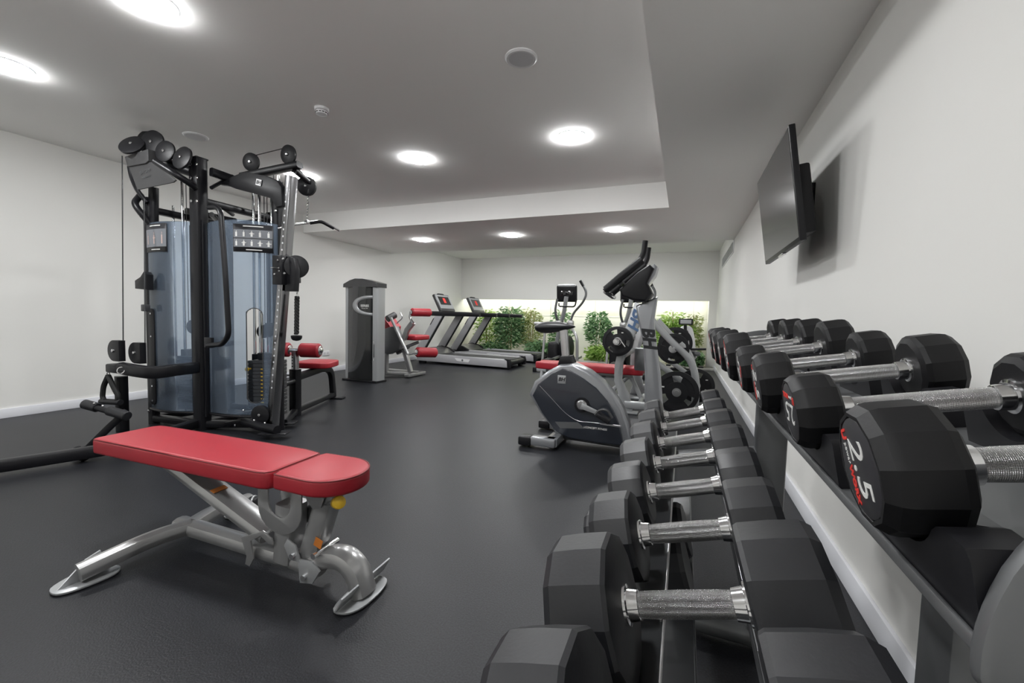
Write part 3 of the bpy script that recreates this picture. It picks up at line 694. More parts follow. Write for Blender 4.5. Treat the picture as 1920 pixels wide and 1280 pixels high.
# see-through shields: curved sheets, the right one with a long slot over its weight stack
def shield(a, b, bulge, z0, z1, slot=None, name='shield', NU=40, NZ_=170, zc=None):
    a, b = V((*a, 0)), V((*b, 0)); ch = b-a; nrm = V((ch.y, -ch.x, 0)).normalized()
    def P(u, z): 
        return V((a.x+ch.x*u, a.y+ch.y*u, 0)) + nrm*bulge*4*u*(1-u) + V((0, 0, z))
    vs, fs = [], []
    def top(u): return z1 - (zc or 0)*(2*u-1)**2
    for j in range(NZ_+1):
        for i in range(NU+1):
            u = i/NU; vs.append(P(u, z0+(top(u)-z0)*j/NZ_))
    for j in range(NZ_):
        for i in range(NU):
            u = (i+0.5)/NU; z = z0+(z1-z0)*(j+0.5)/NZ_
            if slot:
                uc, hw, s0, s1, R = slot
                L = ch.length; du = abs(u-uc)*L; r = hw*L
                zz = max(s0+r-z, z-(s1-r), 0)
                if (zz == 0 and du < r) or (zz > 0 and (du*du+zz*zz) < r*r): continue
            q = j*(NU+1)+i; fs.append((q, q+1, q+NU+2, q+NU+1))
    o = MB(); o.add(vs, fs); o = gb(o, name, 'acrylic', angle=60)
    md = o.modifiers.new('thickness', 'SOLIDIFY'); md.thickness = 0.004
    if slot:
        uc, hw, s0, s1, R = slot; L = ch.length; r = hw*L; pts = []
        for k in range(0, 181, 15): pts.append(P(uc+r*math.cos(math.radians(k))/L, s1-r+r*math.sin(math.radians(k))))
        for k in range(180, 361, 15): pts.append(P(uc+r*math.cos(math.radians(k))/L, s0+r+r*math.sin(math.radians(k))))
        pts.append(pts[0])
        MB().tube(pts, 0.0035, 6).build('slot_rim', M['darkgrey'], o)
    return o, P
sR, PfR = shield((-3.795, 2.39), (-3.225, 2.61), 0.075, 0.155, 1.80, slot=(0.72, 0.100, 0.26, 1.07, 0), zc=0.02)
sL, PfL = shield((-4.425, 2.28), (-3.925, 2.345), 0.05, 0.15, 1.79)
# printed exercise charts stuck to the shields
def chart(Pf, u0, u1, z0, z1, parent, rows, cols, figs=False):
    vs, fs = [], []
    for i in range(13):
        u = u0+(u1-u0)*i/12
        for z in (z0, z1): vs.append(Pf(u, z) + (Pf(u+0.01, z)-Pf(u-0.01, z)).cross(V((0,0,1))).normalized()*0.006)
    for i in range(12): fs.append((2*i, 2*i+2, 2*i+3, 2*i+1))
    c = MB(); c.add(vs, fs); c = c.build('exercise_chart', M['poster'], parent)
    md = c.modifiers.new('thickness', 'SOLIDIFY'); md.thickness = 0.001
    def off(u, z, e): return Pf(u, z) + (Pf(u+0.01, z)-Pf(u-0.01, z)).cross(V((0,0,1))).normalized()*(0.006+e)
    def patch(a, b, lo, hi, e):
        vs = []
        for i in range(5):
            u = a+(b-a)*i/4
            vs += [off(u, lo, e), off(u, hi, e)]
        return vs, [(2*i, 2*i+2, 2*i+3, 2*i+1) for i in range(4)]
    g = MB(); H = z1-z0
    for r_ in range(rows):
        lo = z0+H*(0.16+0.66*r_/rows)+0.004; hi = z0+H*(0.16+0.66*(r_+1)/rows)-0.004
        g.add(*patch(u0+0.01, u1-0.01, lo, hi, 0.002))
    g.build('picture_panel', M['posterg'], c)
    f = MB(); rnd = random.Random(3)
    for r_ in range(rows):
        for q in range(cols):
            uc = u0+(u1-u0)*(q+0.5)/cols; zc = z0+H*(0.16+0.66*(r_+0.5)/rows); hh = H*0.66/rows*0.32
            f.add(*patch(uc-0.014, uc+0.010, zc-hh, zc+hh*0.5, 0.003)); f.add(*patch(uc-0.006, uc+0.004, zc+hh*0.6, zc+hh*0.95, 0.003))
            if rnd.random() > 0.4: f.add(*patch(uc-0.03, uc+0.03, zc-hh*0.1, zc+hh*0.12, 0.0032))
    f.build('figures', M['skin'] if figs else M['ink'], c)
    t = MB(); t.add(*patch(u0+(u1-u0)*0.28, u0+(u1-u0)*0.78, z0+H*0.905, z0+H*0.94, 0.003)); t.add(*patch(u0+(u1-u0)*0.35, u0+(u1-u0)*0.75, z0+H*0.065, z0+H*0.095, 0.003))
    t.build('heading', M['ink'], c)
chart(PfR, 0.46, 0.95, 1.535, 1.765, sR, 2, 5)
chart(PfL, 0.02, 0.60, 1.535, 1.775, sL, 1, 3, True)
# dark rims along the lower and side edges of the shields
for Pf in (PfR, PfL):
    gb(MB().tube([Pf(i/14, 0.145) for i in range(15)], 0.012, 8), 'shield_rail')
gb(MB().bar([(P0.x+0.068, P0.y-0.005, 0.12), (P0.x+0.068, P0.y-0.005, 1.80)], 0.018, 0.03, 0.004, up=V((0,1,0))), 'shield_rail')
gb(MB().bar([(P0.x-0.075, P0.y-0.015, 0.12), (P0.x-0.075, P0.y-0.015, 1.76)], 0.022, 0.03, 0.004, up=V((0,1,0))), 'shield_rail')
sb = gb(MB().prism(rrect(0.075, 0.85, 0.036, 6), 0.014, PfL(0.16, 0.62)+V((0.01, -0.012, 0)), (1, 0.05, 0), (0, 0, 1), 0.003), 'slot_cover', 'blackpl')
for z in (1.0, 0.80, 0.36, 0.23): MB().lathe([(0.008, 0), (0.008, 0.004)], PfL(0.16, z)+V((0.01, -0.019, 0)), (0, -1, 0), 10).build('bolt', M['chrome'], sb)
# weight stacks, guide rods, selector pins
def stack(cx, cy, ang, n, z0, rods, top_z, w=0.24, d=0.12):
    R = Matrix.Rotation(ang, 3, 'Z')
    for k in range(n):
        gb(MB().box((cx, cy, z0+0.033*k+0.0155), (w, d, 0.031), 0.003, rot=R, seg=1), 'stack_plate', 'darkgrey')
    zt_ = z0+0.033*n
    gb(MB().box((cx, cy, zt_+0.03), (w*0.7, d*0.9, 0.06), 0.006, rot=R), 'top_plate', 'blackpl')
    for s in rods:
        p = V((cx, cy, 0)) + R @ V((s*w, 0, 0)); gb(MB().cyl((p.x, p.y, 0.09), (p.x, p.y, top_z), 0.013, seg=14), 'guide_rod', 'chrome')
    gb(MB().cyl((cx, cy, zt_), (cx, cy, zt_+0.20), 0.010, seg=10), 'selector_shaft', 'chrome')
    o = gb(MB().lathe([(0.045, -0.014), (0.062, -0.012), (0.062, 0.012), (0.045, 0.014)], (cx, cy, zt_+0.27), R @ V((0, -1, 0)), 28), 'pulley', 'blackpl')
    gb(MB().cyl((cx+0.06, cy, zt_+0.27), (cx+0.06, cy, top_z), 0.004, seg=6), 'steel_cable', 'cable'); gb(MB().cyl((cx-0.06, cy, zt_+0.27), (cx-0.06, cy, top_z), 0.004, seg=6), 'steel_cable', 'cable')
stack(-3.425, 2.685, 0.36, 15, 0.12, (-0.36, 0.36), 2.23)
stack(-3.68, 2.82, 0.36, 14, 0.12, (-0.36, 0.36), 2.20)
stack(-4.22, 2.52, 0.14, 15, 0.12, (-0.40, 0.34), 2.23)
gb(MB().cyl((-4.44, 2.50, 0.09), (-4.44, 2.50, 2.0), 0.011, seg=12), 'guide_rod', 'chrome')
nb_ = gb(MB().lathe([(0.008, 0), (0.008, 0.03), (0.016, 0.034), (0.017, 0.05), (0.006, 0.056)], (-3.562, 2.6, 0.53), (0.25, -0.95, 0), 14), 'selector_pin', 'yellow')
gb(MB().lathe([(0.008, 0), (0.008, 0.03), (0.016, 0.034), (0.017, 0.05), (0.006, 0.056)], (-4.431, 2.43, 0.563), (0.1, -1, 0), 14), 'selector_pin', 'yellow')
nm = MB()
for k in range(13):
    p = V((-3.425, 2.685, 0.137+0.033*k)) + Matrix.Rotation(0.36, 3, 'Z') @ V((-0.035, -0.0615, 0)); nm.box(p, (0.026, 0.001, 0.009), rot=Matrix.Rotation(0.36, 3, 'Z'))
nm.build('weight_numbers', M['yellow'], G)
# bent grab handle on the main post
hd = gb(MB().tube([(-3.665, 2.33, 1.886), (-3.496, 2.28, 1.865), (-3.385, 2.24, 1.811), (-3.31, 2.22, 1.3), (-3.283, 2.22, 0.853), (-3.389, 2.24, 0.776), (-3.675, 2.31, 0.75)], 0.020, 14, smooth=0.05), 'grab_handle')
MB().box((-3.661, 2.31, 0.773), (0.085, 0.03, 0.085), 0.004).build('handle_bracket', M['black'], hd)
# low arm towards the rowing station, with two guarded pulleys
gb(MB().bar([(-3.83, 2.3, 0.552), (-3.736, 2.1, 0.562), (-3.787, 1.98, 0.546), (-3.942, 1.96, 0.55), (-4.166, 1.95, 0.561)], 0.07, 0.095, 0.02, smooth=0.12), 'low_arm')
p = V((-4.366, 2.039, 0.01)); gb(MB().bar([(p.x, p.y, 0), (p.x, p.y, 0.47)], 0.075, 0.075, 0.016, up=V((0,1,0))), 'low_post')
for c in ((-4.291, 1.98, 0.694), (-4.125, 2.04, 0.681)):
    g_ = gb(MB().prism([(0.075, -0.085), (0.075, 0.085), (-0.01, 0.085)] + [(-0.0+0.085*math.cos(math.radians(a)), 0.085*math.sin(math.radians(a))) for a in range(105, 266, 16)] + [(-0.01, -0.085)], 0.045, c, (1,0,0), (0,0,1), 0.005), 'pulley_guard', 'blackpl')
    MB().lathe([(0.014, 0), (0.014, 0.010), (0.008, 0.014)], V(c)+V((0, -0.022, 0)), (0, -1, 0), 14).build('axle', M['chrome'], g_)
gb(MB().box((-4.275, 1.98, 0.55), (0.17, 0.10, 0.07), 0.012), 'pulley_bracket', 'blackpl')
gb(MB().tube([(-4.432, 2.12, 2.317), (-4.241, 2, 0.735)], 0.0042, 6), 'steel_cable', 'cable')
gb(MB().tube([(-4.298, 2.2, 1.976), (-4.061, 2.06, 0.731)], 0.0042, 6), 'steel_cable', 'cable')
sd = gb(MB().prism([(0.03, -0.08), (0.03, 0.05), (0.0, 0.075), (-0.05, 0.03), (-0.13, 0.0), (-0.13, -0.07)], 0.06, (-4.275, 2.2, 1.282), (1,0,0), (0,0,1), 0.006), 'side_bracket', 'blackpl')
gb(MB().box((-4.315, 2.2, 1.048), (0.05, 0.05, 0.06), 0.008), 'cable_stopper', 'darkgrey')
# foot bar and floor beam of the rowing station
gb(MB().bar([(-3.793, 1.8, 0.28), (-3.851, 1.72, 0.175), (-3.927, 1.62, 0.023)], 0.05, 0.05, 0.012), 'foot_bar_arm')
fg = gb(MB().cyl((-4.018, 1.66, 0.331), (-3.668, 1.74, 0.271), 0.020, seg=14), 'foot_bar')
for a, b in (((-4.031, 1.66, 0.337), (-3.927, 1.69, 0.315)), ((-3.822, 1.71, 0.299), (-3.661, 1.74, 0.271))):
    MB().cyl(a, b, 0.034, seg=18, bev=0.004).build('foot_grip', M['rubber2'], fg)
for p in ((-3.897, 1.66, 0.355), (-3.789, 1.66, 0.347)): MB().ball(p, 0.009).build('bolt', M['chrome'], fg)
gb(MB().bar([(-3.891, 1.07, 0.06), (-3.762, 1.388, 0.06), (-3.641, 1.728, 0.06), (-3.88, 2.33, 0.06)], 0.085, 0.075, 0.018, smooth=0.1), 'base_beam')
gb(MB().torus((-3.74, 1.529, 0.05), (0.3, -1, 0.2), 0.038, 0.014), 'cable_guide', 'blackpl')
gb(MB().torus((-3.815, 1.529, 0.05), (0.3, -1, 0.2), 0.030, 0.012), 'cable_guide', 'blackpl')
gb(MB().tube([(-3.704, 1.522, 0.05), (-3.594, 1.705, 0.05)], 0.01, 8), 'cable_guide', 'blackpl')

# pulldown seat station
S0 = V((-3.60, 3.10, 0)); sdir = V((-0.33, 0.82, 0)).normalized(); sx = V((sdir.y, -sdir.x, 0))
gb(MB().bar([S0, S0+V((0, 0, 0.47))], 0.10, 0.08, 0.02, up=V((0,1,0))), 'seat_post')
pf = gb(MB().bar([S0+V((0, 0, 0.44)), S0+V((0, 0, 0.66))], 0.06, 0.05, 0.01, up=V((0,1,0))), 'roller_post', 'steel')
h_ = MB()
for k in range(4): h_.lathe([(0.008, 0), (0.008, 0.001)], S0+V((-0.01, -0.0255, 0.50+k*0.03)), (0, -1, 0), 10)
h_.build('hole_row', M['inkdark'], pf)
gb(MB().tube([S0+sx*-0.27+V((0, 0, 0.665)), S0+sx*0.27+V((0, 0, 0.665))], 0.016, 12), 'roller_axle', 'chrome')
for a, b in ((-0.25, -0.055), (0.055, 0.25)):
    ro = gb(MB().cyl(S0+sx*a+V((0, 0, 0.665)), S0+sx*b+V((0, 0, 0.665)), 0.072, seg=28, bev=0.012), 'roller_pad', 'red')
    MB().lathe([(0.048, 0), (0.048, 0.005), (0.038, 0.010), (0.022, 0.012), (0.020, 0.024), (0.006, 0.027)], S0+sx*b+V((0, 0, 0.665)), sx, 20).build('end_cap', M['chrome'], ro)
pk = gb(MB().cyl(S0+V((-0.04, -0.02, 0.41)), S0+V((-0.13, -0.06, 0.41)), 0.009, seg=10), 'adjusting_pin', 'chrome')
MB().lathe([(0.010, 0), (0.018, 0.015), (0.022, 0.035), (0.012, 0.045)], S0+V((-0.10, -0.047, 0.41)), (-0.9, -0.4, 0), 14).build('yellow_knob', M['yellow'], pk)
gb(MB().bar([S0+V((0, 0, 0.385)), S0+sdir*0.60+V((0, 0, 0.405)), S0+sdir*0.84+V((0, 0, 0.36)), S0+sdir*0.90+V((0, 0, 0.02))], 0.06, 0.075, 0.015, smooth=0.2), 'seat_frame')
gb(MB().bar([S0+V((0, 0, 0.05)), S0+sdir*0.90+V((0, 0, 0.05))], 0.06, 0.055, 0.012), 'seat_frame')
gb(MB().bar([S0+V((0, 0, 0.05)), (PR.x, PR.y+0.05, 0.05)], 0.06, 0.055, 0.012), 'base_beam')
gb(MB().tube([S0+V((0, 0, 0.36)), V((-3.498, 2.86, 0.35)), (PR.x-0.04, PR.y, 0.24)], 0.030, 12), 'seat_brace')
gb(MB().box(S0+sdir*0.90+V((0, 0, 0.008)), (0.26, 0.11, 0.014), 0.004, rot=Matrix.Rotation(math.atan2(sx.y, sx.x), 3, 'Z')), 'foot_plate')
sc_ = S0+sdir*0.50+V((0, 0, 0.472))
oo = smooth_outline([(-0.16, -0.20), (0.16, -0.20), (0.19, 0.0), (0.14, 0.18), (-0.14, 0.18), (-0.19, 0.0)], 5)
gb(MB().prism(oo, 0.065, sc_, sx, sdir, 0.016, 4), 'seat_pad', 'red', angle=50)

# overhead pulldown pulley (part of the machine)
gb(MB().bar([(-3.181, 2.74, 2.273), (-3.186, 2.92, 2.205)], 0.05, 0.04, 0.01), 'pulley_arm')
pulley((-3.216, 2.9, 2.183), 0.085, (0.35, -0.93, -0.15), 0.03)
gb(MB().box((-3.206, 2.92, 2.145), (0.05, 0.05, 0.07), 0.008), 'cable_stopper', 'blackpl')

# things hung on the machine
def chain(a, b, n, parent=None, r=0.010):
    a, b = V(a), V(b); d = (b-a)/n; mb = MB()
    for k in range(n):
        c = a + d*(k+0.5); F = frame_to(V((1, 0, 0)) if k % 2 else V((0, 1, 0)), V((0, 0, 1)))
        hl_ = d.length*0.68; pts = []
        for j in range(13):
            t = 2*PI*j/12; e = V((math.cos(t)*r*0.75, 0, math.sin(t)*hl_)) if k % 2 else V((0, math.cos(t)*r*0.75, math.sin(t)*hl_))
            pts.append(c+e)
        mb.tube(pts, 0.0028, 6, up=V((0.3, 0.3, 1)))
    return mb
LB = thing('pulldown_bar', 'chrome pulldown bar with black grips hanging by a chain under the ceiling', 'pull bar', (-3.233, 2.92, 1.86))
chain((-3.219, 2.92, 2.117), (-3.233, 2.92, 1.879), 9).build('chain', M['chrome'], LB)
br = MB().tube([(-3.243, 2.62, 1.752), (-3.228, 2.74, 1.803), (-3.233, 2.92, 1.86), (-3.17, 3.02, 1.897), (-3.089, 3.16, 1.832)], 0.011, 12, smooth=0.03).build('bar', M['chrome'], LB)
MB().tube([(-3.222, 2.94, 1.863), (-3.17, 3.02, 1.892), (-3.115, 3.12, 1.845)], 0.015, 12, smooth=0.03).build('grip', M['blackpl'], LB)
MB().box((-3.233, 2.92, 1.869), (0.035, 0.035, 0.03), 0.006).build('swivel', M['steel'], LB)
RP = thing('triceps_rope', 'black braided pull rope hanging from the trolley beside the perforated column', 'rope', (-3.001, 2.6, 1.191))
a, b = V((-2.995, 2.6, 1.173)), V((-3.003, 2.6, 0.862))
mb = MB()
for ph in (0, 2.1, 4.2):
    mb.tube([a+(b-a)*(k/60)+V((0.009*math.cos(k*0.42+ph), 0.009*math.sin(k*0.42+ph), 0)) for k in range(61)], 0.0115, 7)
mb.build('braided_rope', M['rope'], RP)
MB().lathe([(0.006, -0.022), (0.030, -0.016), (0.042, 0.0), (0.044, 0.022), (0.030, 0.026)], V((-3.003, 2.6, 0.826)), (0, 0, 1), 20).build('rope_end', M['blackpl'], RP)
chain((-2.994, 2.6, 1.292), (-2.995, 2.6, 1.173), 4).build('chain', M['chrome'], RP)
MB().box((-2.994, 2.6, 1.314), (0.045, 0.045, 0.055), 0.006).build('cable_stopper', M['darkgrey'], RP)
SH = thing('strap_handle', 'black strap handle hanging by a snap hook from the low arm on the left', 'strap handle', (-4.358, 1.95, 0.486))
MB().tube([(-4.358, 1.95, 0.486), (-4.433, 1.95, 0.391), (-4.454, 1.95, 0.3), (-4.425, 1.95, 0.267)], 0.019, 8, smooth=0.03).build('strap', M['rope'], SH)
MB().tube([(-4.358, 1.95, 0.486), (-4.279, 1.95, 0.387), (-4.222, 1.95, 0.331), (-4.239, 1.95, 0.285)], 0.019, 8, smooth=0.03).build('strap', M['rope'], SH)
MB().cyl((-4.472, 1.95, 0.262), (-4.194, 1.95, 0.281), 0.024, seg=14, bev=0.004).build('grip', M['blackpl'], SH)
MB().torus((-4.358, 1.95, 0.499), (0.2, -1, 0), 0.014, 0.004).build('ring', M['chrome'], SH)
MB().torus((-4.088, 1.91, 0.553), (0.6, -1, 0.4), 0.026, 0.005).build('snap_hook', M['chrome'], SH)

# ---------------------------------------------------------------- tall weight tower with leg machine behind it
T = thing('leg_machine', 'leg machine with tall grey and black weight tower and red roller pads', 'gym machine', (-4.55, 5.35, 0))
def tb_(mb, name, m, par=None, **k): return mb.build(name, M[m], par or T, **k)
x0, x1, yf, zt_ = -4.90, -4.26, 5.14, 1.46
front = [(x0+0.06+(x1-0.10-x0-0.06)*k/12, -0.055*math.sin(PI*k/12)) for k in range(13)]
tb_(MB().prism([(a, b) for a, b in front]+[(x1-0.10, 0.06), (x0+0.06, 0.06)], zt_-0.03, (0, yf, (zt_+0.03)/2), (1,0,0), (0,1,0), 0.0), 'front_shroud', 'darkshell')
dk = [(x0+0.30, 1.46), (x1-0.10, 1.46), (x1-0.10, 0.03), (x0+0.07, 0.03), (x0+0.07, 0.14), (x0+0.17, 0.18), (x0+0.25, 0.32), (x0+0.30, 0.55)]
vs = []; 
def fy(x): return yf-0.003-0.055*math.sin(PI*min(1, max(0, (x-x0-0.06)/(x1-0.10-x0-0.06))))
def curved_panel(outl_fn, xs, e):
    v, f = [], []
    for i, x in enumerate(xs):
        lo, hi = outl_fn(x); v += [(x, fy(x)-e, lo), (x, fy(x)-e, hi)]
    for i in range(len(xs)-1): f.append((2*i, 2*i+2, 2*i+3, 2*i+1))
    return MB().add(v, f)
def lo_hi(x):
    t = (x-x0-0.07)/0.24
    if t >= 1: return 0.03, 1.45
    return 0.03, 0.13 + 0.60*max(0, t)**3 + (0.6 if t > 0.97 else 0)
tb_(curved_panel(lo_hi, [x0+0.07+(x1-0.10-x0-0.07)*k/40 for k in range(41)], 0.003), 'smoked_window', 'screen')
# sweeping crescent emblem and lettering
c = V((x1-0.10, 0, 1.165)); v, f = [], []
for k in range(25):
    a = math.radians(90+180*k/24); ro = (0.34, 0.155); ri = (0.235, 0.108)
    for (rx, rz, dx) in ((ro[0], ro[1], 0), (ri[0], ri[1], 0)):
        x = c.x+rx*math.cos(a); v.append((x, fy(x)-0.008, c.z+rz*math.sin(a)))
for k in range(24): f.append((2*k, 2*k+1, 2*k+3, 2*k+2))
em = tb_(MB().add(v, f), 'crescent_emblem', 'silver2'); md = em.modifiers.new('thickness', 'SOLIDIFY'); md.thickness = 0.004
text('SERIES', 0.048, M['ink'], 'lettering', T, (x1-0.215, fy(x1-0.215)-0.009, 1.16), (1, 0.27, 0), (0, 0, 1), bold=0.001)
text('fitness line', 0.024, M['ink'], 'lettering', T, (x1-0.215, fy(x1-0.215)-0.009, 1.125), (1, 0.27, 0), (0, 0, 1))
tb_(MB().lathe([(0.075, 0), (0.075, 0.004), (0.062, 0.006)], (0, 0, 0), (0, 1, 0), 28), 'oval_badge', 'silver2').matrix_local = wmat(T).inverted() @ Matrix.Translation((x0+0.24, fy(x0+0.24)-0.012, 1.415)) @ Matrix.Diagonal((1, 1, 0.42, 1))
for xa, xb, ya, yb in ((x0, x0+0.065, yf-0.01, yf+0.15), (x1-0.105, x1, yf-0.02, yf+0.17)):
    s_ = tb_(MB().prism(rrect(xb-xa, yb-ya, 0.028, 4), zt_-0.01, ((xa+xb)/2, (ya+yb)/2, zt_/2+0.01), (1,0,0), (0,1,0), 0.0), 'side_column', 'silver2')
    if xb-xa > 0.1:
        for dz in (0.35, 0.62): MB().lathe([(0.011, 0), (0.011, 0.005)], ((xa+xb)/2-0.01, ya-0.002, dz), (0, -1, 0), 12).build('bolt', M['chrome'], s_)
        MB().box(((xa+xb)/2-0.01, ya-0.001, 0.485), (0.022, 0.004, 0.20), 0.002).build('slot', M['rackgrey'], s_)
tb_(MB().box2((x0+0.03, yf+0.11, 0.02), (x1-0.05, yf+0.16, zt_)), 'back_panel', 'darkshell')
cap = [(x0-0.01, zt_-0.02), (x1+0.01, zt_-0.02), (x1+0.01, zt_+0.045), (x1-0.10, zt_+0.075), ((x0+x1)/2+0.05, zt_+0.11), ((x0+x1)/2-0.10, zt_+0.115), (x0+0.12, zt_+0.09), (x0-0.005, zt_+0.035)]
tb_(MB().prism(cap, 0.23, (0, yf+0.07, 0), (1,0,0), (0,0,1), 0.012, 3), 'top_cap', 'darkshell')
tb_(MB().box2((x0-0.02, yf-0.05, 0), (x1+0.01, yf+0.19, 0.028), 0.008), 'base_plate', 'blackpl')
Y_ = 5.75
tb_(MB().prism([(p[0], p[2]) for p in ((-4.7, 5.8, 0.995), (-4.555, 5.8, 0.837), (-4.576, 5.8, 0.693), (-4.73, 5.8, 0.651))][::-1], 0.30, (0, 5.95, 0), (1,0,0), (0,0,1), 0.02, 3), 'back_pad', 'red')
tb_(MB().prism([(p[0], p[2]) for p in ((-4.65, 5.7, 0.782), (-4.477, 5.7, 0.841), (-4.37, 5.7, 0.844), (-4.262, 5.7, 0.604), (-4.302, 5.7, 0.471), (-4.494, 5.7, 0.381), (-4.646, 5.7, 0.391))][::-1], 0.10, (0, 5.75, 0), (1,0,0), (0,0,1), 0.015, 2), 'cam_cover', 'rackgrey')
tb_(MB().tube([(-4.389, 5.6, 0.983), (-4.051, 5.6, 0.414)], 0.024, 14), 'lever_arm', 'silver')
tb_(MB().cyl((-4.463, 5.6, 0.964), (-4.421, 5.75, 1.036), 0.055, seg=20, bev=0.008), 'counterweight', 'darkgrey')
tb_(MB().tube([(-4.35, 5.7, 0.897), (-4.235, 5.7, 0.987), (-4.278, 5.7, 1.073)], 0.008, 8, smooth=0.03), 'side_handle', 'steel')
tb_(MB().bar([(-4.247, 5.75, 0.638), (-4.175, 5.75, 0.798), (-4.063, 5.75, 0.923)], 0.07, 0.085, 0.014), 'thigh_arm', 'silver')
tb_(MB().tube([(-4.027, 5.7, 0.907), (-4.1, 5.7, 0.991), (-4.081, 5.7, 1.094)], 0.020, 12, smooth=0.05), 'roller_arm', 'chrome')
def roller(a, b, r, nm='roller_pad'):
    o = tb_(MB().cyl(a, b, r, seg=26, bev=0.02), nm, 'red')
    MB().lathe([(r*0.55, -0.004), (r*0.5, -0.012), (0.01, -0.014)], a, V(b)-V(a), 16).build('end_cap', M['chrome'], o)
roller((-4.071, 5.7, 1.085), (-3.936, 6.05, 1.086), 0.066)
roller((-3.96, 5.7, 0.446), (-3.821, 6.05, 0.421), 0.082)
tb_(MB().tube([(-4.055, 5.62, 0.412), (-3.949, 5.7, 0.438)], 0.016, 10), 'roller_arm', 'chrome')
seat = tb_(MB().box((-4.271, 6.05, 0.661), (0.40, 0.42, 0.085), 0.03, seg=4), 'seat_pad', 'red', angle=50)
tb_(MB().bar([(-4.338, 5.95, 0.499), (-4.162, 6.05, 0.584)], 0.10, 0.05, 0.012), 'seat_frame', 'rackgrey')
tb_(MB().bar([(-4.486, 5.9, 0.385), (-4.295, 5.95, 0.501)], 0.09, 0.05, 0.012), 'seat_frame', 'rackgrey')
tb_(MB().bar([(-4.589, 5.75, 0.48), (-4.596, 5.75, 0.048)], 0.06, 0.07, 0.012, up=V((0,1,0))), 'frame_post', 'silver')
tb_(MB().bar([(-4.345, 5.9, 0.456), (-4.211, 5.9, 0.086)], 0.075, 0.075, 0.014, up=V((0,1,0))), 'frame_post', 'silver')
for a, b in (((-4.659, 5.72, 0.02), (-4.247, 5.95, 0.105)), ((-4.923, 6.1, 0.041), (-4.178, 6.1, 0.066))):
    a, b = V(a), V(b); a.z = b.z = 0.05
    tb_(MB().bar([a, b], 0.075, 0.06, 0.014), 'base_beam', 'silver')
p = V((-4.208, 6.08, 0.066)); tb_(MB().box((p.x, p.y-0.05, 0.035), (0.10, 0.50, 0.05), 0.012), 'base_beam', 'silver')

